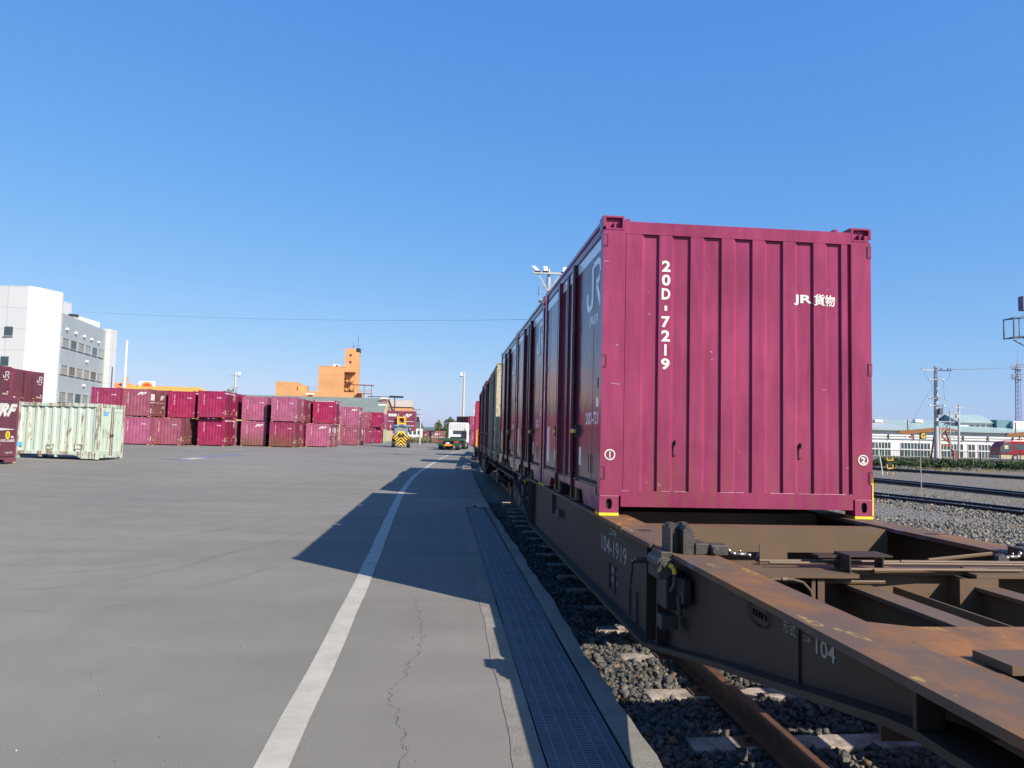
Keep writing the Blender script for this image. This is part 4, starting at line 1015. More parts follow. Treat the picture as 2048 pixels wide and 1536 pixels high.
def lock(root, s, y):
    """s side, device stands on the sill flange; local y of its camera-side face"""
    t = empty('container_lock'); t.parent = root; y0 = y
    x = lambda v: s*(1.225-v)            # v = distance inboard of the flange edge
    def bx(mb, v0, v1, y_0, y_1, z0, z1, mi=0): mb.box(min(x(v0), x(v1)), max(x(v0), x(v1)), y_0, y_1, z0, z1, mi)
    mb = MB()
    sil = lambda w0, w1, h, c: [(x(w0), 1.0015), (x(w1), 1.0015), (x(w1), 1.0+h-c*1.3), (x(w1-c), 1.0+h), (x(w0+c*.6), 1.0+h), (x(w0), 1.0+h-c*.8)]
    mb.prism(sil(.058, .125, .162, .03), 'y', y0, y0+.19); mb.prism(sil(-.012, .0, .148, .002), 'y', y0+.02, y0+.19)
    mb.prism(sil(.0, .058, .166, .012), 'y', y0+.09, y0+.18)
    bx(mb, .07, .10, y0+.05, y0+.12, 1.15, 1.176)
    mb.build('lock_cone', M['cast'], t, bevel=.006)
    mb = MB(); bx(mb, .128, .205, y0-.01, y0+.17, 1.0015, 1.065); bx(mb, .215, .315, y0-.03, y0+.10, 1.0015, 1.058); mb.tube((x(.235), y0-.052, 1.03), (x(.235), y0-.029, 1.03), .021, 14)
    bx(mb, -.07, .0, y0+.01, y0+.2, .955, 1.012); mb.tube((x(-.055), y0+.0, .945), (x(-.055), y0+.22, .945), .042, 12)
    mb.prism([(x(-.09), .86), (x(-.10), .91), (x(-.075), .965), (x(.0), .985), (x(.0), .90), (x(-.05), .86)], 'y', y0-.02, y0-.004)
    mb.tube((x(-.055), y0-.03, .94), (x(-.055), y0-.0201, .94), .016, 12); pass
    bx(mb, -.05, .05, y0+.05, y0+.15, .56, .6399); bx(mb, .0, .08, y0+.25, y0+.52, .80, .90); mb.tube((x(-.10), y0+.50, .885), (x(.08), y0+.50, .885), .02, 8); mb.tube((x(-.11), y0+.50, .885), (x(-.11), y0+.55, .72), .011, 6)
    mb.build('lock_base', M['cast'], t, bevel=.004)
    mb = MB(); bx(mb, -.035, .07, y0+.02, y0+.20, .68, .895); bx(mb, .02, .07, y0-.12, y0+.0199, .74, .88); mb.tube((x(-.02), y0-.16, .80), (x(-.02), y0-.2, .70), .014, 6); mb.build('lock_housing', M['black'], t, bevel=.01)
    mb = MB(); p = [(x(-.035), y0-.035, .945), (x(-.015), y0-.05, .935), (x(-.008), y0-.055, .90), (x(-.012), y0-.055, .84), (x(-.03), y0-.05, .80)]; mb.path(p[:3], .013, 8); mb.path(p[2:], .011, 8, mi=1); mb.build('release_handle', [M['yellow'], M['cast']], t)
    mb = MB(); mb.path([(x(.315), y0-.01, 1.04), (x(.335), y0-.02, 1.015), (x(.36), y0-.03, 1.01), (x(.42), y0-.03, 1.01), (x(.44), y0-.05, 1.005)], .011, 8); mb.tube((x(.385), y0-.03, 1.018), (x(.385), y0-.03, 1.035), .006, 6); mb.build('linkage_hook', M['steel'], t, smooth=True)
    mb = MB(); mb.tube((x(.47), y0-.10, .9775), (x(.47), y0-.0, .9775), .001, 6); mb.prism([(x(.46), .978), (x(.53), .978), (x(.53), 1.025), (x(.50), 1.04), (x(.465), 1.01)], 'y', y0-.10, y0-.06); mb.build('linkage_boss', M['steel_dark'], t)
W1 = wagon(True)
tag(W1, 'brown container wagon with open rusty frame in the foreground, three containers on its far end', 'railway wagon')
# linkage rods, table and cable on the near cross member (wagon local coordinates)
mb = MB()
for y, z, a, b in ((-4.14, 1.006, -.78, .80), (-4.06, 1.004, -.80, .80), (-4.23, .99, -.42, .62), (-4.10, 1.012, .0, .75)): mb.tube((a, y, z), (b, y, z), .0085, 8)
mb.tube((-.25, -4.25, .985), (.62, -4.18, .985), .012, 6); mb.box(.30, .62, -4.20, -4.17, .978, 1.0); mb.tube((.2, -4.04, 1.01), (.85, -3.7, 1.0), .012, 6)
mb.build('linkage_rod', M['web'], W1)
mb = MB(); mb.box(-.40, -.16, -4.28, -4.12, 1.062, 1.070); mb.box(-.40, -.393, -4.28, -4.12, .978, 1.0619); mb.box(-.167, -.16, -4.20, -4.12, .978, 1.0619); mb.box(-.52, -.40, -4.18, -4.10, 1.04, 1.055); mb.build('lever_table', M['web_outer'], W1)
mb = MB(); mb.box(-.78, -.62, -4.02, -4.012, .978, 1.085); mb.build('guide_plate', M['web'], W1)
mb = MB(); pts = [(-.90, -4.335, .95), (-.80, -4.335, .955), (-.74, -4.335, .953), (-.69, -4.345, .94), (-.655, -4.36, .90), (-.645, -4.37, .84), (-.645, -4.37, .60)]; mb.path(pts, .007, 6); mb.tube((-.80, -4.335, .955), (-.775, -4.335, .954), .012, 8); mb.build('brake_hose', M['web'], W1)
mb = MB(); mb.tube((-.95, -4.27, .93), (-.2, -4.27, .93), .010, 6); mb.build('pipe', M['web'], W1)
# dark hole in the widened flange, builder plate, lettering
mb = MB(); n = 18; mb.add([(-1.10+.055*math.cos(a*2*math.pi/n), -2.78+.05*math.sin(a*2*math.pi/n), 1.0022) for a in range(n)], [tuple(range(n))]); mb.add([(1.10+.055*math.cos(a*2*math.pi/n), -2.78+.05*math.sin(a*2*math.pi/n), 1.0022) for a in range(n)], [tuple(range(n))]); mb.build('drain_hole', M['dark_gap'], W1, recalc=False)
mb = MB(); wx = -1.225+.085-.002
ribbon(mb, [(.115*math.cos(a*math.pi/16), .048*math.sin(a*math.pi/16)) for a in range(32)], .008, (wx-.006, -4.845, .895), (0, -1, 0), (0, 0, 1), closed=True)
n = 32; ring = [(.115*math.cos(a*math.pi/16), .048*math.sin(a*math.pi/16)) for a in range(n)]
for q_ in (-.06, -.03, .0, .03, .06): mb.box(wx-.006, wx-.001, -4.845-q_-.008, -4.845-q_+.006, .882, .908); mb.build('builder_plate', [M['black'], M['web']], W1, recalc=False)
mb = MB(); r_, u_ = (0, -1, 0), (0, 0, 1)
def L(Y, Z): return (wx, Y-8.1, Z+.045)
text(mb, '形式', L(3.022, .838), r_, u_, .050, .112, bold=.008); text(mb, 'コキ', L(2.850, .846), r_, u_, .026, .058, bold=.01)
text(mb, '104', L(2.752, .826), r_, u_, .062, .140, bold=.012)
text(mb, 'コキ', L(6.26, .80), r_, u_, .065, .26, bold=.02)
text(mb, '104-1919', L(6.56, .635), r_, u_, .135, .90, bold=.008)
text(mb, '換積5.0', L(6.16, .505), r_, u_, .05, .22, bold=.01); text(mb, '換空1.8', L(6.16, .43), r_, u_, .05, .22, bold=.01)
mb.build('wagon_lettering', simple('aged_lettering', (.30, .28, .24), .7), W1, recalc=False)
# wagons further along
for i, (yc, lab) in enumerate([(28.5, 'second brown container wagon, coupled behind the near one and fully shaded on the camera side'), (48.95, 'third container wagon along the train, mostly empty past the bright red container'), (69.4, 'farthest container wagon of the train, a small dark frame by the kerb')]):
    c = copy_tree(W1); x, a = on_track(yc); c.location = (x, yc, RAIL-.02*i); c.rotation_euler = (0, 0, a); tag(c, lab)
    if i == 1:
        mb = MB(); mb.tube((-1.18, -8.1, 1.0), (-1.18, -8.1, 1.85), .05, 8); mb.tube((-.98, -8.1, 1.0), (-.98, -8.1, 1.85), .05, 8); mb.box(-1.2, -.95, -8.13, -8.07, 1.851, 1.90); mb.build('hand_rail', M['orange_plastic'], c)
for o in COL.objects:
    if o.get('category') == 'railway wagon': o['group'] = 'container wagons coupled in a train'

# ------------------------------------------------------------------ yellow lift truck with its raised container
lt = empty('container_forklift', (-5.15, 93.2, gz(-5, 93)), R(3), label='yellow forklift with black chevron stripes and blue cab roof, seen from behind', cat='forklift')
mb = MB(); out = [(-1.12, 1.15), (-1.12, 1.30), (-.70, 1.62), (-.40, 1.85), (.40, 1.85), (.70, 1.62), (1.12, 1.30), (1.12, 1.15), (.85, .98), (.55, .82), (.55, .30), (.35, .22), (-.35, .22), (-.55, .30), (-.55, .82), (-.85, .98)]
mb.prism(out, 'y', -.35, .0); mb.prism([(-.5, .5), (.5, .5), (.5, 1.55), (-.5, 1.55)], 'y', .0001, 2.6); mb.build('counterweight', M['chevron'], lt, bevel=.05)
mb = MB(); mb.box(-.34, .34, -.38, -.3501, 1.25, 1.62); mb.build('radiator_grille', M['black'], lt)
mb = MB(); mb.prism([(-.46, 1.62), (.46, 1.62), (.38, 1.98), (-.38, 1.98)], 'y', -.34, -.1); mb.build('engine_cover', M['yellow'], lt, bevel=.03)
for x in (-.93, .93):
    for y, r in ((.25, .52), (2.9, .62)):
        q = MB(); q.tube((x-.2, y, r), (x+.2, y, r), r, 24); q.tube((x+(.2 if x > 0 else -.2), y, r), (x+(.21 if x > 0 else -.21), y, r), r*.55, 16, mi=1); q.build('wheel', [M['rubber'], M['yellow']], lt)
mb = MB()
for x in (-.78, .78):
    for y in (.25, 1.7): mb.beam((x, y, 1.55), (x, y, 2.68), .08, .08)
    mb.beam((x, .25, 1.60), (x, 1.7, 1.60), .08, .08)
mb.beam((-.78, .25, 1.75), (.78, .25, 1.75), .06, .06); cb = mb.build('cab_frame', M['blue_paint'], lt)
mb = MB(); mb.box(-.72, .72, .24, .25, 1.79, 2.62); mb.box(-.79, -.785, .3, 1.65, 1.7, 2.6); mb.box(.785, .79, .3, 1.65, 1.7, 2.6); mb.build('window', M['glass2'], cb)
mb = MB(); mb.box(-.92, .92, .05, 1.85, 2.70, 2.78); mb.box(-.85, -.3, .0, .05, 2.6, 2.7); mb.box(.3, .85, .0, .05, 2.6, 2.7); mb.build('cab_roof', M['blue_paint'], lt, bevel=.02)
mb = MB()
for x in (-.52, .52, -.36, .36): mb.beam((x, 3.5, .5), (x, 3.5, 3.72), .10, .14)
mb.box(-.62, .62, 3.4, 3.6, 3.721, 3.86); mb.box(-.45, .45, 3.45, 3.55, 2.9, 3.1); mb.box(-.45, .45, 3.45, 3.55, 2.2, 2.32)
ms = mb.build('mast', M['yellow'], lt)
for x in (-.98, .98): q = MB(); q.box(x-.05, x+.05, .1, .16, 1.72, 2.0); q.build('mirror', M['black'], lt)
for x in (-.95, .95): q = MB(); q.box(x-.1, x+.1, -.37, -.3501, 1.17, 1.26); q.build('tail_light', M['red_lamp'], lt)
mb = MB(); mb.box(-.9, -.72, 3.7, 5.2, 1.95, 2.0); mb.box(.72, .9, 3.7, 5.2, 1.95, 2.0); mb.box(-1.0, 1.0, 3.62, 3.7, 1.9, 2.5); mb.build('fork', M['black'], lt)
lc = side_on(-3.55, 97.0, 2.0-.25, 0, (.26, .05, .12), '19D-5004', 'maroon container with white blocks and logo, lifted in the air by the yellow forklift', 'jrf', scale=1.0, marks=False)
def ll(mb, at):
    r, u = (0, 1, 0), (0, 0, 1)
    for i in range(4): mb.quad(at(.22+i*.33, 1.85), at(.5+i*.33, 1.85), at(.5+i*.33, 2.2), at(.22+i*.33, 2.2))
    text(mb, 'JRF', at(1.95, 1.68), r, u, .55, 1.3, bold=.05, shear=.45); mb.add([at(.15, 1.2), at(3.5, 1.22), at(3.5, 1.27), at(.15, 1.26)], [(0, 1, 2, 3)])
    mb.quad(at(.45, .35), at(.58, .35), at(.58, .75), at(.45, .75)); text(mb, '19D-5004', at(2.8, .62), r, u, .15, .7, bold=.03); mb.quad(at(2.95, .25), at(3.15, .25), at(3.15, .36), at(2.95, .36))
local_side(lc, ll)

# ------------------------------------------------------------------ truck with a flat trailer
tk = empty('semi_trailer_truck', (.62, 84.6, gz(1, 84)-.02), R(-7), label='white truck cab with an empty dark green skeleton trailer, seen from behind', cat='truck')
mb = MB()
for x in (-.45, .45): mb.box(x-.09, x+.09, .2, 9.0, .95, 1.2)
for y in (.02, 2.2, 4.4, 6.6, 8.6): mb.box(-1.2, 1.2, y, y+.24, 1.10, 1.32)
for x in (-1.2, 1.12): mb.box(x, x+.08, .261, 8.6, 1.12, 1.30)
mb.box(-1.22, -.62, -.02, .0199, .62, 1.28); mb.box(.62, 1.22, -.02, .0199, .62, 1.28); mb.box(-.6199, .6199, -.02, .0199, 1.08, 1.30); mb.box(-1.22, 1.22, -.05, -.0201, .55, .70)
fr = mb.build('trailer_frame', M['green_truck'], tk); mb = MB(); [mb.box(-1.15, 1.15, y, y+1.7, 1.3201, 1.335) for y in (.5, 2.7, 4.9, 6.9)]; mb.build('deck_plate', M['cast'], fr)
mb = MB(); mb.box(-.42, .45, -.09, -.0501, .50, .70); mb.build('bumper', M['orange_plastic'], fr)
mb = MB(); mb.box(-.25, .15, -.03, -.021, .74, .92); mb.build('number_plate', M['white_mark'], fr)
for x in (-.95, .95): q = MB(); q.box(x-.20, x+.20, -.05, -.0201, .88, 1.06); q.build('tail_light', M['red_lamp'], fr)
for y in (1.3, 2.5):
    for x in (-.95, .95): q = MB(); q.tube((x-.25, y, .46), (x+.25, y, .46), .46, 22); q.tube((x-.26, y, .46), (x+.26, y, .46), .2, 14, mi=1); q.build('wheel', [M['rubber'], M['galv']], tk)
for y in (8.1, 9.3, 11.9):
    for x in (-1.0, 1.0): q = MB(); q.tube((x-.22, y, .50), (x+.22, y, .50), .50, 22); q.tube((x-.23, y, .50), (x+.23, y, .50), .24, 14, mi=1); q.build('wheel', [M['rubber'], M['galv']], tk)
mb = MB()
for x in (-.42, .42): mb.box(x-.06, x+.06, 7.2, 12.4, .70, .94)
mb.box(-.35, .35, 7.9, 8.9, .9401, 1.09); mb.box(.85, 1.2, 6.6, 7.4, .4, .9); mb.tube((.95, 5.6, .05), (.95, 5.6, 1.1), .06, 6); mb.tube((-.95, 5.6, .05), (-.95, 5.6, 1.1), .06, 6); mb.box(-.9, .6, 9.7, 10.1, 1.1, 1.5); mb.build('tractor_chassis', M['black'], tk)
mb = MB(); mb.prism([(-1.22, .75), (1.22, .75), (1.22, 3.12), (1.08, 3.32), (-1.08, 3.32), (-1.22, 3.12)], 'y', 10.4, 12.6); cabb = mb.build('cab', M['white'], tk, bevel=.06)
for i in range(8): mb = MB(); 
mb = MB()
for i in range(9): x = -.95+i*.22; mb.box(x, x+.03, 10.36, 10.3999, 2.45, 3.2)
mb.build('cab_ribs', M['white'], cabb)
mb = MB(); mb.box(-.62, .65, 10.375, 10.399, 1.85, 2.30); mb.build('window', M['glass'], cabb)
mb = MB(); mb.box(.72, 1.12, 10.1, 10.38, 1.2, 2.25); mb.tube((.9, 10.2, 2.2), (.9, 10.2, 2.5), .07, 8); mb.build('air_intake', M['black'], cabb)
for x in (-1.38, 1.38): q = MB(); q.box(x-.1, x+.1, 12.2, 12.3, 1.8, 2.35); q.build('mirror', M['black'], cabb)

# ------------------------------------------------------------------ buildings
def building(name, label, cat='building', loc=(0, 0, 0), rz=0): return empty(name, loc, rz, label=label, cat=cat)
# white tiled office, facade directions from its corner
bo = building('office_building', 'white tiled four-storey office building with a grey window facade at the far left'); zb = -.4
mb = MB(); H1 = 18.3; H2 = 15.75
foot = [(-96, 99.2), (-54.4, 95.42), (-48.75, 94.9), (-48.55, 98.6), (-48.85, 98.95), (-52.5, 99.4), (-52.5, 108), (-96, 112)]
foot = [(-96, 99.2), (-50.9, 95.1), (-49.9, 96.0), (-48.76, 98.8), (-48.80, 99.25), (-52.0, 99.6), (-52.0, 108), (-96, 112)]
mb.prism(foot, 'z', zb, H1); mb.build('tower_wall', M['white_tile'], bo)
A_ = Vector((-48.86, 99.3, 0)); B_ = Vector((-50.92, 116.4, 0)); dv = (B_-A_).normalized(); nv = Vector((dv.y, -dv.x, 0))
def onf(t, z, d=0): p = A_+dv*t+nv*d; return (p.x, p.y, z)
LF = (B_-A_).length
def fbox(mb, t0, t1, z0, z1, d0, d1, mi=0):
    c = [onf(t0, z0, d0), onf(t1, z0, d0), onf(t1, z0, d1), onf(t0, z0, d1), onf(t0, z1, d0), onf(t1, z1, d0), onf(t1, z1, d1), onf(t0, z1, d1)]
    mb.add(c, [(0,3,2,1),(4,5,6,7),(0,1,5,4),(1,2,6,5),(2,3,7,6),(3,0,4,7)], mi)
mb = MB(); fbox(mb, 0, LF, zb, H2, -12, 0)
for t in (LF*.33, LF*.66): fbox(mb, t-.02, t+.02, zb, H2-.5, 0, .008, 1)
for z in (3.9, 7.3, 10.9, 14.1): fbox(mb, .05, LF-.05, z-.02, z+.02, .0001, .007, 1)
mb.build('facade_wall', [M['grey_wall'], M['galv']], bo)
mb = MB(); mb.box(-60, -50.2, 116.5, 118.6, zb, H2+.25); mb.build('pier_wall', M['white_tile'], bo)
for (z0, z1) in ((11.55, 12.6), (8.05, 9.1), (4.5, 5.65)):
    for i in range(6):
        t0 = .35+i*(LF-.5)/6; t1 = t0+(LF-.5)/6-.5
        f = MB(); fbox(f, t0, t1, z0, z1, .0, .06); fr = f.build('window', M['glass2'] if (i+int(z0)) % 3 else M['glass'], bo)
        q = MB(); fbox(q, t0-.08, t0-.001, z0-.1, z1+.1, 0, .12); fbox(q, t1+.001, t1+.08, z0-.1, z1+.1, 0, .12); fbox(q, t0, t1, z1+.001, z1+.1, 0, .12); fbox(q, t0, t1, z0-.1, z0-.001, 0, .14); q.build('frame', M['galv'], fr)
mb = MB()
for t, z in ((1.6, 13.9), (4.8, 13.8), (8.0, 13.75), (11, 13.7), (14, 13.65), (9.6, 10.4), (9.0, 7.0)): fbox(mb, t-.16, t+.16, z-.14, z+.14, .0, .3)
mb.build('vent_cowls', M['white'], bo)
def on_front(u): return -54.4+(u/95.)*(5.65)
for (ua, ub, z0, z1) in ((15.5, 32.5, 12.15, 13.25), (12, 28, 8.45, 9.6)):
    xa, xb = on_front(ua), on_front(ub); y = 95.1+(-50.9-xb)*.0909-.02
    f = MB(); f.prism([(xa, y+.0909*(xb-xa)-.05), (xb, y-.05), (xb, y+.3), (xa, y+.3)], 'z', z0, z1); fr = f.build('window', M['glass'], bo)
    q = MB(); q.prism([(xa-.07, y+.1-.16), (xb+.07, y-.12), (xb+.07, y+.2), (xa-.07, y+.2)], 'z', z0-.12, z0-.01); q.build('sill', M['galv'], fr)
mb = MB(); mb.prism([(-58, 110), (-52.04, 110.4), (-51.7, 116.0), (-58, 116)], 'z', H2-.5, H2+1.15); mb.box(-56, -55, 112, 113, H2+1.15, H2+1.2); mb.build('roof_house', M['white'], bo)
mb = MB(); mb.tube((-51.3, 107.2, H2-.3), (-51.3, 107.2, H2+.6), .5, 14); mb.tube((-51.3, 107.2, H2+.6001), (-51.3, 107.2, H2+.95), .62, 14, mi=1); mb.build('roof_vent', [M['white'], M['black']], bo)

# yellow roofed building and sign
by = building('low_building', 'long low building with a bright yellow roof behind the left container stacks')
mb = MB(); mb.add([(-65.3, 156.3, 9.0), (-49.4, 154.9, 8.6), (-49.2, 163, 8.9), (-65.3, 164, 8.9), (-64.2, 160, 9.95), (-50.2, 158.8, 9.75)], [(0, 1, 5, 4), (2, 3, 4, 5), (1, 2, 5), (3, 0, 4), (0, 3, 2, 1)]); mb.build('roof', M['yellow_roof'], by)
mb = MB(); mb.prism([(-65, 156.6), (-49.6, 155.3), (-49.5, 162.6), (-65, 163.6)], 'z', -1, 8.75); mb.build('wall', M['beige'], by)
mb = MB(); mb.prism([(-49.3, 154.7), (-47.9, 155.0), (-47.9, 163), (-49.1, 163)], 'z', 8.0, 8.9); mb.build('gable_trim', M['rust_red'], by)
bo2 = building('tiled_house', 'low orange tiled roof with a small chimney beside the white office'); mb = MB(); mb.add([(-72, 160, 9.2), (-64.6, 159, 9.2), (-64.6, 166, 9.4), (-72, 166, 9.4), (-70, 163, 10.6), (-65.5, 162.8, 10.4)], [(0, 1, 5, 4), (2, 3, 4, 5), (1, 2, 5), (3, 0, 4), (0, 3, 2, 1)]); rf = mb.build('roof', M['orange_roof'], bo2)
mb = MB(); mb.box(-66.4, -65.5, 160.5, 161.4, 9.6, 11.6); mb.build('chimney', M['beige'], rf); mb = MB(); mb.box(-71, -65, 160.5, 165, -1, 9.25); mb.build('wall', M['beige'], bo2)
sg = building('roof_sign', 'white rooftop sign board with a red and orange half circle above the yellow roof', 'sign'); mb = MB(); mb.box(-62.4, -59.2, 158.8, 159.0, 6.0, 10.75); mb.build('board', M['white'], sg)
mb = MB(); n = 20; c = (-60.8, 158.78, 9.35)
for r, mi, yy_ in ((1.22, 0, 0), (1.05, 1, -.01), (.92, 0, -.02)): mb.add([(c[0]+r*math.cos(math.pi*i/n), c[1]+yy_, c[2]+r*math.sin(math.pi*i/n)) for i in range(n+1)], [tuple(range(n+1))], mi)
mb.build('emblem', [simple('sign_red', (.7, .06, .02), .5), simple('sign_orange', (.85, .35, .03), .5)], sg, recalc=False)

# orange factory
bf = building('factory_building', 'orange factory with a square tower and outside stairs beyond the warehouse roof')
def yb(mb, x0, x1, y0, y1, z0, z1, mi=0): mb.box(x0, x1, y0, y1, z0, z1, mi)
mb = MB(); yb(mb, -44.9, -39.8, 204, 214, 0, 14.35); mb.build('left_block_wall', M['orange'], bf)
mb = MB(); yb(mb, -39.79, -22.55, 204.4, 213.9, 0, 12.0); mb.build('low_block_wall', M['orange'], bf)
mb = MB(); yb(mb, -39.5, -37.2, 206, 209, 12.001, 13.6); mb.build('roof_hut_wall', M['orange'], bf)
mb = MB(); yb(mb, -33.95, -27.2, 204.6, 213, 12.001, 18.8); yb(mb, -27.199, -24.6, 209, 213, 12.001, 18.6); mb.box(-34, -27.15, 204.55, 213.05, 18.801, 18.95); mb.build('main_block_wall', M['orange'], bf)
for z in (14.2, 16.4): q = MB(); q.box(-33.9, -27.25, 204.585, 204.6, z, z+.05); q.build('wall_joint', M['orange_roof'], bf)
mb = MB(); yb(mb, -27.5, -24.5, 207, 211, 12.002, 24.2); tw = mb.build('tower_wall', M['orange'], bf)
mb = MB(); yb(mb, -24.499, -23.6, 207.2, 210, 12.002, 23.3); mb.build('flue', M['orange'], tw); mb = MB(); yb(mb, -24.499, -23.5, 207.15, 210.05, 23.301, 24.35); mb.build('flue_cap', M['black'], tw)
for z in (22.3, 20.4): q = MB(); q.box(-26.2, -25.6, 206.93, 207.0, z-.3, z+.35); q.build('window', M['glass'], tw)
q = MB(); q.box(-27.49, -24.51, 206.985, 207.0, 21.2, 21.28); q.build('wall_joint', M['orange_roof'], tw)
mb = MB(); mb.tube((-24.1, 208, 24.3), (-24.1, 208, 28), .05, 5); mb.tube((-25.3, 208, 24.2), (-25.3, 208, 26), .05, 5); mb.box(-25.8, -24.8, 207.97, 208.03, 24.9, 24.98); mb.build('antenna', M['black'], tw)
mb = MB(); yb(mb, -30.4, -29.0, 206, 208, 18.96, 19.6); yb(mb, -29.6, -28.6, 206, 208, 18.96, 19.4); mb.build('roof_vent', M['white'], bf)
mb = MB(); st = M['rust_red']; mb.box(-28.0, -24.3, 205.2, 207, 17.4, 17.6)
pf = [(-28.0, -26.6, 15.9), (-26.3, -24.8, 14.9), (-28.0, -26.6, 13.9), (-26.3, -24.6, 12.6)]
for x0, x1, z in pf: mb.box(x0, x1, 205.4, 206.8, z, z+.1); mb.box(x0, x1, 205.36, 205.4, z+.6, z+.66); [mb.box(x, x+.05, 205.36, 205.4, z+.1, z+.6) for x in (x0, (x0+x1)/2, x1-.05)]
for (a, b) in (((-26.8, 206, 16.0), (-25.6, 206, 15.0)), ((-26.0, 206, 14.9), (-27.0, 206, 14.0)), ((-27.4, 206, 14.0), (-25.2, 206, 12.2))): mb.beam(a, b, .9, .12)
for x in (-28.0, -24.5): mb.beam((x, 205.5, 12), (x, 205.5, 17.4), .1, .1)
mb.build('outside_stairs', M['rust_red'], bf)
mb = MB(); mb.box(-24.9, -19.0, 203, 205.2, 13.95, 14.1); mb.beam((-19.6, 204, 7), (-19.6, 204, 13.9), .12, .12); mb.beam((-21.6, 204, 10), (-21.6, 204, 13.9), .12, .12); mb.box(-23.4, -19.4, 203.2, 205, 11.7, 11.8)
for z in (12.2, 12.6): mb.box(-23.4, -19.4, 203.18, 203.2, z, z+.06)
mb.build('canopy', M['rust_red'], bf)
mb = MB()
for i in range(12): x = -37+i*.28; mb.beam((x, 204.6, 12), (x, 204.6, 13.2), .05, .05)
mb.box(-37, -33.96, 204.57, 204.63, 13.2, 13.28); mb.box(-37, -33.96, 204.57, 204.63, 12.6, 12.66); mb.build('roof_railing', M['galv'], bf)
# conveyor by the factory
cv = building('conveyor', 'dark conveyor boom reaching out right of the orange factory', 'conveyor'); mb = MB(); mb.beam((-17.4, 172.6, 9.55), (-9.4, 171.4, 9.45), .3, .16); mb.beam((-12.4, 171.9, 9.66), (-9.3, 171.4, 9.6), .6, .34); mb.beam((-11.2, 171.7, 6.0), (-11.2, 171.7, 9.4), .22, .22); mb.build('boom', M['black'], cv)
# warehouse
bw = building('warehouse', 'warehouse with a wide grey-green pitched roof behind the right container stacks')
mb = MB(); e0, e1 = (-47, 155.0, 5.2), (-12.25, 151.8, 5.25); r0, r1 = (-46, 170, 9.0), (-12.15, 166.6, 8.95); b1_ = (-11.4, 181, 5.2); b0 = (-46, 184, 5.2)
mb.add([e0, e1, r1, r0, b1_, b0], [(0, 1, 2, 3), (3, 2, 4, 5)]); mb.add([(x, y, z-.15) for x, y, z in (e0, e1, r1, r0, b1_, b0)], [(3, 2, 1, 0), (5, 4, 2, 3)]); mb.build('roof', M['warehouse_roof'], bw, recalc=False)
mb = MB(); mb.add([(-12.45, 152.2, -.6), (-11.7, 180.6, -.6), (-11.7, 180.6, 5.0), (-12.45, 166.6, 8.75), (-12.45, 152.2, 5.05), (-46, 155.4, -.6), (-46, 155.4, 5.05)], [(0, 1, 2, 3, 4), (5, 0, 4, 6)]); mb.build('wall', M['beige'], bw, recalc=False)
mb = MB(); mb.box(-12.35, -12.2, 160, 161.2, 3.0, 4.6); mb.box(-12.25, -12.1, 168, 169.2, 6.3, 7.3); mb.build('window', M['glass'], bw)
for x, y, z in ((-31.5, 163, 7.7), (-29.6, 168.5, 9.3), (-13.0, 160, 7.0), (-12.9, 163.5, 8.6)):
    q = MB(); q.box(x-.45, x+.45, y-.45, y+.45, z-.8, z+.05, 1); q.box(x-.8, x+.8, y-.6, y+.6, z+.051, z+.4, 0); q.build('roof_ventilator', [M['white'], M['rust_red']], bw)
# beige hall and small far buildings
bb = building('hall_building', 'pale beige hall roof above an orange wall, right of the warehouse gable'); mb = MB(); mb.box(-14.0, -8.2, 191.5, 205, -1, 8.0); mb.build('wall', M['orange'], bb)
mb = MB(); mb.add([(-14.2, 191.2, 8.0), (-8.0, 191.2, 8.0), (-8.2, 197, 9.9), (-13.8, 197, 9.9), (-8.0, 205, 8.0), (-14.2, 205, 8.0)], [(0, 1, 2, 3), (3, 2, 4, 5), (1, 4, 2), (0, 3, 5)]); mb.build('roof', simple('beige_roof', (.40, .33, .27), .7), bb)
mb = MB()
for x in (-13.6, -10.8, -9): mb.beam((x, 191, 5.4), (x, 191, 7), .05, .05)
mb.beam((-13.6, 191, 6.4), (-9, 191, 6.4), .05, .05); mb.build('railing', M['galv'], bb)
far_b = [(-8.2, 175, 3.3, 7, 'white', 4.5, 'small white office block with dark lower floor behind the lifted container', 'dark_roof'), (-9, 260, 14, 10, 'white', 2.8, 'low far white building beside the trees', 'dark_roof'), (2.5, 300, 8.5, 10, 'dark_roof', 4.2, 'far dark house roof left of the trees', 'dark_roof')]
for x, y, w, d, mt, hh, lab, rm in far_b:
    b = building('small_building', lab); mb = MB(); mb.box(x, x+w, y, y+d, -1, hh*.62); mb.build('wall', M[mt], b)
    mb = MB(); mb.prism([(x-.3, hh*.62), (x+w+.3, hh*.62), (x+w-.6, hh), (x+.6, hh)], 'y', y-.3, y+d); mb.build('roof', M[rm], b)
    mb = MB(); [mb.box(x+w*(.1+.3*i), x+w*(.3+.3*i), y-.05, y-.001, hh*.25, hh*.45) for i in range(3)]; mb.build('window', M['glass'], b)
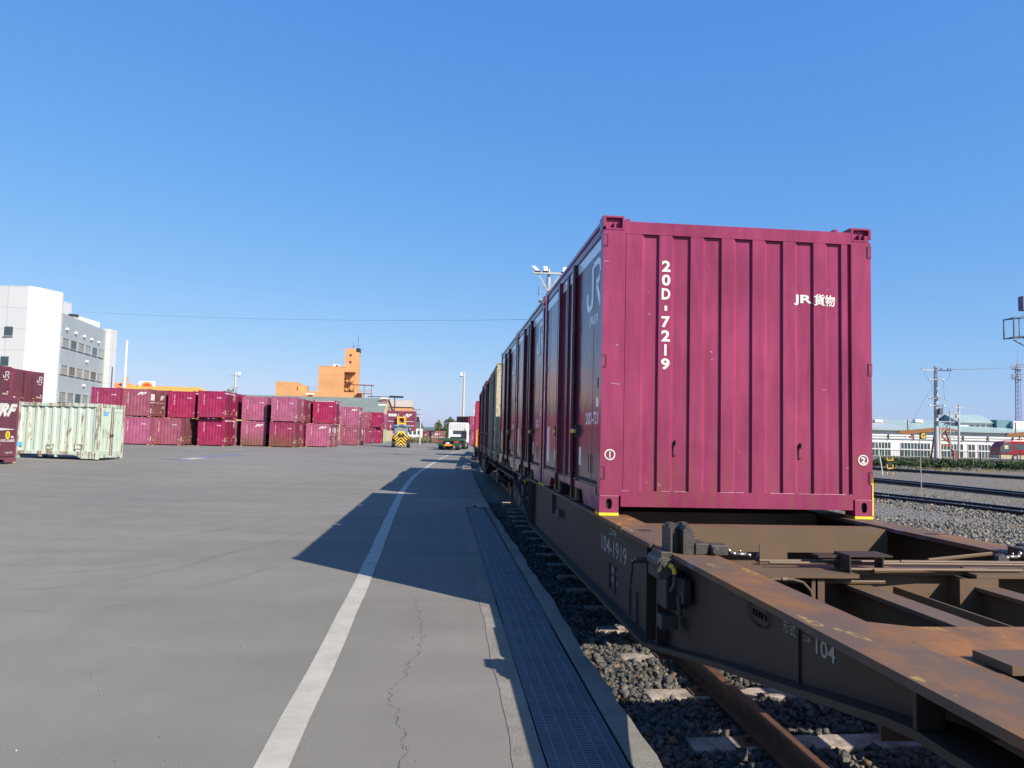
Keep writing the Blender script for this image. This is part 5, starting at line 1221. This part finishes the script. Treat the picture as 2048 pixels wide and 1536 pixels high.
# ------------------------------------------------------------------ right hand side: works building, bus, gantries
RA = math.atan2(-2.7, 29.5)
rb = building('works_building', 'long white works building with teal roofs and two rows of windows on the right', loc=(78.7, 131.6, -.5), rz=RA)
mb = MB(); mb.box(-40, 45, 0, 22, -.4, 4.75); mb.build('wall', M['white'], rb)
mb = MB(); mb.add([(-40.3, -.6, 4.85), (45.3, -.6, 4.85), (45.3, 9, 6.9), (-40.3, 9, 6.9)], [(0, 1, 2, 3)]); mb.box(-40.3, 45.3, -.62, -.55, 4.62, 4.9); mb.box(-40, 45, 9, 20, 4.8, 6.88); mb.build('roof', M['teal_roof'], rb)
mb = MB(); mb.add([(-5, -.62, 4.88), (7.5, -.62, 4.88), (5.2, 9.05, 6.96), (-5, 9.05, 6.96)], [(0, 1, 2, 3)]); mb.build('grey_roof_panel', M['grey_wall'], rb)
mb = MB(); mb.box(-40, 45, -.10, -.001, 3.55, 3.62); mb.box(-40, 45, -.16, -.001, 3.05, 3.2)
for i in range(18): mb.box(-38+i*4.6, -37.94+i*4.6, -.3, -.001, 3.0, 4.0)
mb.build('wall_pipe', M['galv'], rb)
for a, b in ((.3, 3.8), (5.65, 11.1), (12.96, 17.2), (18.06, 19.4), (20.0, 22.3), (24, 30), (31, 36)):
    for z0, z1 in ((1.30, 2.38), (-.05, 1.08)):
        f = MB(); f.box(a, b, -.03, -.001, z0, z1); fr = f.build('window', M['glass'], rb); n = max(2, int((b-a)/.55)); q = MB()
        for i in range(n+1): x = a+(b-a)*i/n; q.box(x-.05, x+.05, -.07, -.0301, z0, z1)
        q.box(a-.1, b+.1, -.08, -.001, z1+.001, z1+.1); q.box(a-.1, b+.1, -.10, -.001, z0-.1, z0-.001); q.build('frame', M['white'], fr)
mb = MB(); mb.box(18.9, 25.3, 4, 12, 4.8, 6.55); mb.prism([(4, 6.55), (12, 6.55), (8, 8.0)], 'x', 18.905, 25.29); uw = mb.build('upper_wall', M['white'], rb)
mb = MB(); mb.prism([(4, 4.85), (12, 4.85), (12, 6.5), (8, 7.95), (4, 6.5)], 'x', 18.85, 18.899); mb.build('end_wall', M['teal_wall'], rb)
mb = MB(); mb.prism([(3.6, 6.5), (8, 8.05), (12.4, 6.5), (12.4, 6.62), (8, 8.2), (3.6, 6.62)], 'x', 18.6, 25.6); mb.build('upper_roof', M['teal_roof'], rb)
f = MB(); f.box(20.8, 25.0, 3.97, 3.999, 5.25, 6.1); fr = f.build('window', M['glass'], rb); q = MB(); [q.box(20.75+i*1.06, 20.85+i*1.06, 3.93, 3.969, 5.25, 6.1) for i in range(5)]; q.build('frame', M['white'], fr)
mb = MB(); mb.box(25.61, 28.2, 3.2, 12, 4.8, 7.2); mb.build('annex_wall', M['teal_wall'], rb); mb = MB(); mb.box(28.21, 34, 2.4, 12, 4.8, 7.0); mb.build('annex_wall', M['white'], rb)
mb = MB(); mb.box(3.4, 4.9, 5, 6, 6.2, 6.75); mb.box(11.7, 13.2, 6, 7, 6.4, 7.0); mb.build('roof_vent', M['white'], rb)
mb = MB(); [mb.tube((-6+i*.35, 5.5, 6), (-6+i*.35, 5.5, 7.1), .03, 4) for i in range(38)]; mb.box(-6, 7, 5.48, 5.52, 7.1, 7.15); mb.build('roof_railing', M['galv'], rb)
bus = empty('coach_bus', (91.2, 115.2, -.62), RA, label='red coach with cream lower body parked behind the fence on the right', cat='bus')
mb = MB(); mb.prism([(0, .9), (.15, 2.2), (.9, 3.05), (2.4, 3.32), (12, 3.32), (12, .9)], 'y', 0, 2.5); mb.build('body', M['bus_red'], bus, bevel=.08)
mb = MB(); mb.box(.05, 12, .02, 2.48, .30, .899); mb.build('lower_body', M['cream'], bus)
mb = MB(); mb.box(2.5, 11.8, -.03, -.001, 1.75, 2.75); mb.build('side_window', M['glass'], bus); mb = MB(); mb.prism([(.03, 1.15), (.16, 2.15), (.85, 2.9), (1.9, 2.9), (2.2, 2.2), (1.9, 1.4)], 'y', -.03, -.001); mb.build('front_window', M['glass'], bus)
mb = MB(); mb.box(.9, 1.5, -.04, -.0301, 1.9, 2.5); mb.build('notice', M['cream'], bus)
for x in (2.6, 9.6): q = MB(); q.tube((x, -.04, .5), (x, .3, .5), .52, 22); q.tube((x, -.06, .5), (x, -.0401, .5), .3, 16, mi=1); q.build('wheel', [M['rubber'], M['galv']], bus)
for k, (dx, dy, lab) in enumerate([(0, 0, 'rusty brown gantry crane beam on A-shaped legs before the white works building'), (16.6, -1.5, 'second brown gantry beam at the right edge above the red coach')]):
    gt = empty('gantry_crane', (69.8+dx, 109.3+dy, 0), RA, label=lab, cat='crane')
    mb = MB(); mb.prism([(0, 3.35), (.9, 3.15), (7.6, 3.85), (9.2, 3.75), (9.2, 4.0), (7.6, 4.35), (5.6, 4.3), (1.1, 3.75), (.3, 3.75)], 'y', -.2, .2); mb.build('beam', M['brown_steel'], gt)
    mb = MB()
    for a, b in (((6.2, -.6, 3.9), (5.6, -1.2, -.5)), ((7.4, 0, 4.0), (8.2, -1.0, -.5)), ((6.2, .6, 3.9), (5.8, 1.2, -.5)), ((5.8, -1, 1.6), (8.0, -.8, 1.6)), ((6.1, -.8, 3.2), (7.8, -.8, 1.8))): mb.beam(a, b, .22, .22)
    mb.box(5.4, 6.0, -1.4, -1.0, -.5, .9); mb.box(8.0, 8.6, -1.2, -.8, -.5, .9); mb.build('leg', M['rust_red'], gt)
    mb = MB(); mb.tube((1.6, 0, 3.6), (1.6, 0, 5.4), .09, 6); mb.tube((2.2, 0, 2.9), (2.2, 0, 3.5), .1, 6); mb.box(1.9, 2.5, -.2, .2, 2.6, 2.9); mb.build('hoist', M['rust_red'], gt)
# fence and hedge
fn = empty('railing_fence', (30, 72.9, -.5), math.atan2(68.6-72.9, 45), label='dark thin-barred railing fence running behind the hedge', cat='fence'); L_ = 46
mb = MB(); mb.box(0, L_, -.025, .025, 1.48, 1.53); mb.box(0, L_, -.02, .02, .25, .29); mb.build('rail', M['black'], fn)
mb = MB(); [mb.box(i*2.0-.035, i*2.0+.035, -.035, .035, 0, 1.54) for i in range(24)]; mb.build('posts', M['black'], fn)
mb = MB(); [mb.box(i*.14-.009, i*.14+.009, -.009, .009, .29, 1.48) for i in range(int(L_/.14))]; mb.build('bars', M['black'], fn)
def leaves(name, centers, radii, n, size, mat, parent=None, flat=.9):
    """a cloud of leaf faces spread through ellipsoids"""
    V = []; cs = np.array(centers, float); rs = np.array(radii, float); p = rs.prod(axis=1)**.66; idx = RNG.choice(len(cs), n, p=p/p.sum())
    d = RNG.normal(size=(n, 3)); d /= np.linalg.norm(d, axis=1)[:, None]; rr = RNG.uniform(.25, 1, n)**.45
    c = cs[idx]+d*rs[idx]*rr[:, None]
    a = RNG.normal(size=(n, 3)); a /= np.linalg.norm(a, axis=1)[:, None]; b = np.cross(a, RNG.normal(size=(n, 3))); b /= np.linalg.norm(b, axis=1)[:, None]
    s = size*RNG.uniform(.5, 1.3, n)[:, None]
    v = np.stack([c-a*s, c+b*s*.6, c+a*s, c-b*s*.6], 1).reshape(-1, 3)
    me = bpy.data.meshes.new(name); me.from_pydata(v.tolist(), [], [(4*i, 4*i+1, 4*i+2, 4*i+3) for i in range(n)]); me.materials.append(mat)
    o = bpy.data.objects.new(name, me); COL.objects.link(o); o.parent = parent; return o
hcs, hrs = [], []
for i in range(150):
    t = i/149; x = 31+(60-31)*t; y = 59.9-2.9*t; hcs.append((x, y+random.uniform(-.3, .3), .12+random.uniform(-.12, .10))); hrs.append((.30, .55, .32+random.uniform(0, .14)))
hg = leaves('hedge', hcs, hrs, 26000, .075, M['hedge']); tag(hg, 'low clipped dark green hedge along the far side of the tracks', 'hedge')
mb = MB()
for i in range(60): t = i/59; x = 31+(60-31)*t; mb.tube((x, 59.9-2.9*t, -.45), (x, 59.9-2.9*t, .2), .03, 4)
mb.build('stems', M['bark'], hg)
def tree(x, y, h, w, mat, lab, n=1600, size=.16, z0=-.6):
    t = empty('tree', (x, y, z0), label=lab, cat='tree', group=None); mb = MB(); mb.tube((0, 0, 0), (.05*w, 0, h*.45), .05*h*.5, 8, .03*h*.5)
    cs, rs = [], []
    for i in range(9):
        a = i*2.4+random.random(); r = w*.5*random.uniform(.25, .75); zz = h*random.uniform(.35, .85); c = (r*math.cos(a), r*math.sin(a), zz)
        mb.tube((.04*w, 0, h*random.uniform(.25, .45)), c, .018*h*.5, 5, .006*h); cs.append(c); rs.append((w*.22*random.uniform(.7, 1.3), w*.22, h*.14*random.uniform(.7, 1.3)))
    cs.append((0, 0, h*.88)); rs.append((w*.16, w*.16, h*.12))
    mb.build('trunk', M['bark'], t); leaves('crown', cs, rs, n, size, mat, t); return t
tree(-1.0, 171, 5.2, 2.9, M['leaf_grey'], 'olive-grey bushy tree, left one of the pair beside the truck', 1800)
tree(1.5, 170.5, 6.0, 3.2, M['leaf_dark'], 'taller dark green tree right behind the truck cab', 2200)
tree(.6, 166, 3.6, 2.6, M['leaf'], 'bright green shrubby tree in front of the taller dark one', 1500)
tree(-1.9, 166, 2.7, 2.0, M['leaf'], 'small bright green bush at the left foot of the trees', 1200)
tree(3.6, 176, 6.2, 2.6, M['leaf_grey'], 'thin sparse tree behind the twin lighting mast', 500)
tree(-47, 172, 11.6, 4, M['leaf_dark'], 'dark treetop showing just above the left container stacks', 1600, .25)
def weed_bed(name, n, xr, yr, zf, hgt, mat, lab):
    x = RNG.uniform(*xr, n); y = RNG.uniform(*yr, n); k = np.sin(x*1.7)*np.cos(y*1.3)+RNG.uniform(-1, 1, n); keep = k > -.1; x, y = x[keep], y[keep]; n = len(x)
    z = np.array([zf(a, b) for a, b in zip(x, y)]); a = RNG.uniform(0, 6.28, n); h_ = hgt*RNG.uniform(.4, 1.3, n); w = hgt*.07; dx = np.cos(a)*w; dy = np.sin(a)*w; lx = RNG.uniform(-.5, .5, n)*h_; ly = RNG.uniform(-.5, .5, n)*h_
    v = np.stack([np.stack([x-dx, y-dy, z], 1), np.stack([x+dx, y+dy, z], 1), np.stack([x+lx, y+ly, z+h_], 1)], 1).reshape(-1, 3)
    me = bpy.data.meshes.new(name); me.from_pydata(v.tolist(), [], [(3*i, 3*i+1, 3*i+2) for i in range(n)]); me.materials.append(mat)
    o = bpy.data.objects.new(name, me); COL.objects.link(o); return tag(o, lab, 'grass', kind='stuff')
weed_bed('grass', 3500, (22.8, 31), (22, 31.5), zr, .12, M['grass'], 'green grass patch growing between the second and third track on the right')
weed_bed('grass', 1500, (8.0, 11.5), (9.5, 15.5), zr, .07, M['grass'], 'sparse green weeds sprouting from the ballast beside the wagon')
weed_bed('dry_grass', 3000, (17.5, 20.4), (17, 38), zr, .10, M['dry_grass'], 'thin dry grass on the ballast around the letter sign')
weed_bed('dry_grass', 4000, (32, 58), (53.5, 57.5), zr, .22, M['dry_grass'], 'dry weeds growing in front of the hedge')
weed_bed('weeds', 3000, (-8.5, -3), (150, 156), lambda a, b: gz(a, b), 1.1, M['leaf_grey'], 'tall overgrown weeds between the yellow forklift and the far containers')

# ------------------------------------------------------------------ poles, masts, signs
def flood(mb, x, y, z, dx, s=.5, mi=1): mb.add([(x-s*.45, y-.15, z), (x+s*.45, y-.15, z), (x+s*.5+dx, y+.1, z+s*1.3), (x-s*.5+dx, y+.1, z+s*1.3), (x-s*.3, y+.25, z+.05), (x+s*.3, y+.25, z+.05), (x+s*.3+dx, y+.3, z+s*1.2), (x-s*.3+dx, y+.3, z+s*1.2)], [(0,1,2,3),(5,4,7,6),(0,4,5,1),(1,5,6,2),(2,6,7,3),(3,7,4,0)], mi)
m1 = empty('floodlight_mast', (7.0, 50.9, -.3), label='grey floodlight mast rising behind the wagon containers, white lamps on a crossbeam', cat='light mast')
mb = MB(); mb.tube((0, 0, 0), (0, 0, 13.5), .24, 14, .10); mb.tube((0, 0, 12.35), (0, 0, 12.9), .15, 12); mb.build('pole', M['galv'], m1)
mb = MB(); mb.box(-1.15, 1.25, -.26, -.08, 13.1, 13.24); mb.beam((-.75, -.15, 13.1), (-.05, -.15, 11.9), .08, .08); mb.beam((.75, -.15, 13.1), (.05, -.15, 11.9), .08, .08); mb.build('crossbeam', M['galv'], m1)
for x, dx in ((-.80, -.30), (-.25, 0), (1.05, .1)):
    q = MB(); flood(q, x, -.2, 13.3, dx, .28, 0); q.box(x-.2, x+.2, -.3, -.05, 13.241, 13.299, 1); q.build('lamp', [M['white'], M['black']], m1)
mb = MB(); mb.box(-.62, .62, -.5, .5, 11.2, 11.28)
for x, y in ((-.62, -.5), (.62, -.5), (-.62, .5), (.62, .5)): mb.tube((x, y, 11.28), (x, y, 12.25), .018, 5)
for z in (11.75, 12.23): mb.box(-.62, .62, -.51, -.49, z, z+.025); mb.box(-.63, -.61, -.5, .5, z, z+.025)
mb.build('platform', M['galv'], m1)
def small_mast(name, x, y, h, lab, twin=False):
    t = empty(name, (x, y, -.6), label=lab, cat='light mast'); mb = MB(); mb.tube((0, 0, 0), (0, 0, h), .30, 10, .17)
    if twin: mb.tube((-.75, 0, 0), (-.75, 0, h-1.2), .07, 6); [mb.box(-.75, 0, -.03, .03, z, z+.06) for z in (3, 5, 7, 9, 11)]
    mb.build('pole', M['pole'], t); mb = MB(); mb.box(-1.1, 1.1, -.1, .1, h-1.0, h-.85); mb.box(-.9, .9, -.1, .1, h-3.3 if not twin else h-4.8, h-3.2 if not twin else h-4.7)
    if not twin: mb.box(-.2, .3, -.2, .2, h-4.3, h-3.3)
    mb.build('crossarm', M['galv'], t); q = MB(); flood(q, -.5 if twin else .75, -.2, h-.8, 0, .5, 0); q.build('lamp', M['white'], t); return t
small_mast('floodlight_mast', 3.9, 150, 14.6, 'tall white twin-tube mast standing above the white truck', True)
small_mast('floodlight_mast', -41.9, 154, 13.6, 'slim grey light pole rising between the left stacks and the orange factory')
def tagl(o, l, c): return tag(o, l, c)
mb = MB(); mb.tube((-46.85, 114.1, -.5), (-46.85, 114.1, 14.05), .24, 10, .15); o = mb.build('tall_pole', M['white']); tagl(o, 'plain tall white pole right of the white office building', 'pole')
mb = MB(); mb.tube((0, 0, 0), (0, 0, 6.4), .13, 8, .09); p_ = empty('utility_pole', (-3.95, 130, -.5), label='thin grey utility pole with crossarms beside the lifted container', cat='utility pole'); mb.build('pole', M['pole'], p_)
mb = MB(); mb.box(-1.3, .2, -.05, .05, 6.0, 6.08); mb.box(-.9, .2, -.05, .05, 5.2, 5.28); mb.box(-.75, -.25, -.2, .2, 3.9, 4.8); mb.build('crossarm', M['black'], p_)
p_ = empty('utility_pole', (8.7, 200, -.5), label='distant small utility pole with white insulators between the stacked containers and the train', cat='utility pole'); mb = MB(); mb.tube((0, 0, 0), (0, 0, 8.8), .16, 8, .1); mb.build('pole', M['pole'], p_); mb = MB(); mb.box(-.9, 1.0, -.05, .05, 7.9, 8.05); mb.box(-.5, -.2, -.1, .1, 8.05, 8.5); mb.box(.3, .6, -.1, .1, 8.05, 8.4); mb.box(-.4, .4, -.05, .05, 7.2, 7.3); mb.build('crossarm', M['white'], p_)

u1 = empty('utility_pole', (41.75, 59.9, -.4), label='concrete utility pole with wide top crossarm, insulators and transformer, right of the letter sign', cat='utility pole')
mb = MB(); mb.tube((0, 0, 0), (0, 0, 8.75), .21, 14, .13); mb.box(.23, .36, -.1, .05, 0, 3.6); mb.build('pole', M['pole'], u1)
mb = MB(); mb.box(-1.35, 1.35, -.2, -.1, 8.35, 8.44); [mb.tube((x, -.15, 8.44), (x, -.15, 8.6), .05, 6) for x in (-1.3, -1.0, -.4, .4, 1.0, 1.3)]; mb.build('crossarm', M['galv'], u1)
for z, w in ((7.55, .6), (5.95, .6), (5.35, .6)):
    mb = MB(); mb.box(-w, w, -.2, -.12, z, z+.06); [mb.tube((x-.14, -.16, z+.03), (x+.14, -.16, z+.03), .07, 8, .03, mi=1) for x in (-w, w)]; mb.build('insulator_arm', [M['galv'], M['white']], u1)
mb = MB(); mb.box(.02, .32, -.45, -.22, 4.6, 5.15); mb.tube((.16, -.33, 5.15), (.45, -.33, 5.5), .02, 5); mb.tube((.45, -.33, 5.5), (.3, -.33, 4.4), .02, 5); mb.build('transformer', M['dark_roof'], u1)
mb = MB(); mb.box(-.1, 1.35, -.5, .1, 3.98, 4.05); mb.beam((.15, -.2, 3.2), (.8, -.2, 3.97), .06, .06); mb.beam((.15, -.2, 2.9), (1.1, -.2, 3.97), .06, .06); mb.build('platform', M['galv'], u1)
mb = MB(); mb.tube((.95, -.4, 0), (.95, -.4, 5.0), .05, 6); mb.tube((1.3, -.4, 0), (1.3, -.4, 4.9), .02, 6); [mb.tube((.95, -.4, z), (1.3, -.4, z), .012, 4) for z in [i*.35 for i in range(1, 14)]]; mb.build('ladder', M['galv'], u1)
mb = MB(); pts = []
for i in range(13): t = i/12; pts.append((-1.1+.0*t, -.15, 8.44-1.3*t+.0)); 
mb.path([(.6, -.15, 7.6), (.62, -.2, 6.0)], .012, 4); mb.path([(-.6, -.15, 7.6), (-.25, -.2, 6.0)], .012, 4); mb.path([(-1.2, -.15, 8.3), (-.9, -.2, 7.7), (-.5, -.2, 7.55)], .012, 4); mb.path([(1.2, -.15, 8.3), (1.1, -.2, 7.7), (.5, -.2, 7.5)], .012, 4); mb.build('jumper_wire', M['wire'], u1)
u2 = empty('utility_pole', (68.7, 94.1, -.6), label='thinner grey utility pole in front of the works building, right of the wide crossarm pole', cat='utility pole')
mb = MB(); mb.tube((0, 0, 0), (.15, 0, 7.7), .17, 10, .12); mb.build('pole', M['pole'], u2); mb = MB(); mb.box(-.75, .9, -.1, 0, 7.3, 7.4); mb.box(-1.4, .3, -.1, 0, 6.6, 6.68); mb.box(-.35, .0, -.2, .1, 5.9, 6.4); mb.build('crossarm', M['galv'], u2)
lt_ = empty('lattice_tower', (153.3, 186.3, 0), RA, label='far blue-grey lattice tower with two caged platforms at the right', cat='tower'); mb = MB()
for sx in (-.45, .45):
    for sy in (-.45, .45): mb.beam((sx*1.3, sy*1.3, -1), (sx*.8, sy*.8, 23.5), .16, .16)
for i in range(20):
    z = i*1.15; mb.beam((-.5, -.5, z), (.5, -.5, z+1.15), .09, .09); mb.beam((.5, -.5, z), (-.5, -.5, z+1.15), .09, .09); mb.beam((-.5, -.5, z), (-.5, .5, z+1.15), .09, .09)
mb.build('mast', simple('blue_grey_steel', (.22, .26, .42), .5), lt_)
for z in (20.0, 22.6):
    mb = MB(); mb.box(-1.05, 1.05, -1.05, 1.05, z-.15, z)
    for a in (-1.05, -.5, 0, .5, 1.05): mb.beam((a, -1.05, z), (a, -1.05, z+1.3), .1, .1); mb.beam((-1.05, a, z), (-1.05, a, z+1.3), .1, .1)
    mb.box(-1.05, 1.05, -1.052, -1.38, z+1.25, z+1.35); mb.build('platform', M['galv'], lt_)
mb = MB(); mb.tube((0, 0, 23.5), (0, 0, 27), .06, 5); mb.build('antenna', M['galv'], lt_)
mb = MB(); mb.tube((156.0, 186, -1), (156.0, 186, 22), .14, 8); o = mb.build('antenna_pole', M['pole']); tag(o, 'slim pale pole right beside the far lattice tower', 'pole')
m3 = empty('floodlight_mast', (48.6, 55.3, -.4), RA, label='floodlight mast cut off by the right edge, its triangular platform frame jutting into the picture', cat='light mast')
mb = MB(); mb.tube((0, 0, 0), (0, 0, 14.5), .28, 12, .2); mb.build('pole', M['galv'], m3)
mb = MB(); S_ = M['dark_roof']
for y in (-.6, .6):
    mb.beam((-3.55, y, 12.3), (0, y, 12.75), .07, .07); mb.beam((-3.55, y, 10.75), (0, y, 11.1), .08, .08); mb.beam((-3.55, y, 10.7), (-3.55, y, 12.35), .08, .08); mb.beam((-2.8, y, 10.7), (0, y, 9.2), .07, .07); mb.beam((-2.3, y, 10.9), (-2.3, y, 12.5), .05, .05)
mb.beam((-3.55, -.6, 12.3), (-3.55, .6, 12.3), .07, .07); mb.beam((-3.55, -.6, 10.75), (-3.55, .6, 10.75), .07, .07)
for x in (-3.0, -2.4, -1.8, -1.2): mb.beam((x, -.6, 10.85), (x, .6, 10.85), .2, .04)
mb.build('platform', simple('dark_blue_steel', (.05, .055, .08), .5), m3)
mb = MB(); mb.box(-2.55, -1.6, -.3, .3, 13.0, 14.15); mb.build('lamp', simple('purple_grey_lamp', (.10, .09, .19), .5), m3); mb = MB(); mb.beam((-2.2, 0, 12.6), (-2.2, 0, 13.0), .1, .1); mb.beam((-2.4, 0, 12.7), (0, 0, 12.9), .08, .08); mb.build('lamp_bracket', M['galv'], m3)

gs = empty('letter_sign', (19.68, 29.22, -.32), RA*.6, label='small black square sign with a yellow letter G on a thin grey post', cat='sign')
mb = MB(); mb.tube((0, 0, 0), (-.05, 0, 2.45), .018, 8); mb.build('post', M['galv'], gs); mb = MB(); mb.box(-.04, .21, -.035, -.02, 2.17, 2.45); pl = mb.build('plate', M['black'], gs)
mb = MB(); text(mb, 'G', (-.005, -.037, 2.203), (1, 0, 0), (0, 0, 1), .215, .18, bold=.035); mb.build('lettering', M['yellow2'], pl, recalc=False)
mb = MB(); mb.tube((27.1, 43.95, -.35), (26.72, 43.9, 1.78), .03, 8); mb.tube((26.72, 43.9, 1.78), (26.69, 43.9, 1.93), .022, 6); o = mb.build('leaning_marker_pole', M['white']); tag(o, 'thin white marker pole leaning left beside the container edge', 'pole')
hd = empty('hazard_barrier', (28.34, 45.5, -.4), RA, label='narrow yellow and black striped hurdle barrier standing between the tracks', cat='barrier')
mb = MB()
for x in (0, .36):
    for i in range(5): mb.tube((x, 0, i*.24), (x, 0, i*.24+.24), .035, 6, mi=(i+1) % 2)
for z in (.45, .98, 1.2): mb.tube((0, 0, z), (.36, 0, z), .03, 6, mi=1 if z < 1 else 0)
mb.box(.04, .32, -.01, .01, .62, .9, 0); mb.build('frame', [M['black'], M['yellow']], hd)
# wires
def wire(pts, r, lab, name='overhead_wire'):
    (a, b, c) = [Vector(p) for p in pts]; P = []; t1 = .62
    la = (b-a).length; lb = (c-b).length; tb = la/(la+lb)
    for i in range(33):
        t = i/32; l0 = (t-tb)*(t-1)/((0-tb)*(0-1)); l1 = t*(t-1)/(tb*(tb-1)); l2 = t*(t-tb)/(1-tb); P.append(a*l0+b*l1+c*l2)
    mb = MB(); mb.path(P, r, 5); o = mb.build(name, M['wire']); return tag(o, lab, 'wire')
wire([(-46.9, 98.9, 15.9), (-10.43, 70.7, 11.96), (7.0, 51.0, 9.7)], .011, 'thin overhead wire sagging from the white office to the floodlight mast')
wire([(42.9, 59.8, 8.1), (58.1, 70, 9.75), (76, 82, 12.4)], .025, 'short overhead wire running right from the crossarm of the concrete pole')
wire([(41.6, 59.8, 6.9), (40.0, 60.4, 3.7), (39.0, 60.8, 1.2)], .010, 'faint guy wire slanting down left from the concrete pole')
mb = MB(); P_ = [(-3000, 3000), (-1200, 3000), (-400, 3000), (-150, 3000), (50, 3000), (250, 3000), (500, 3000), (1000, 3000), (2500, 3000)]; H_ = [10, 14, 12, 20, 26, 20, 12, 14, 10]
vs = [(x, y, -5) for x, y in P_]+[(x, y+80, h_*.9+4) for (x, y), h_ in zip(P_, H_)]+[(x, y+400, -5) for x, y in P_]; n = len(P_)
mb.add(vs, [(i, i+1, n+i+1, n+i) for i in range(n-1)]+[(n+i, n+i+1, 2*n+i+1, 2*n+i) for i in range(n-1)]); structure(mb.build('hills', simple('distant_wooded_hills', (.08, .11, .10), .9)))
bpy.context.view_layer.update()
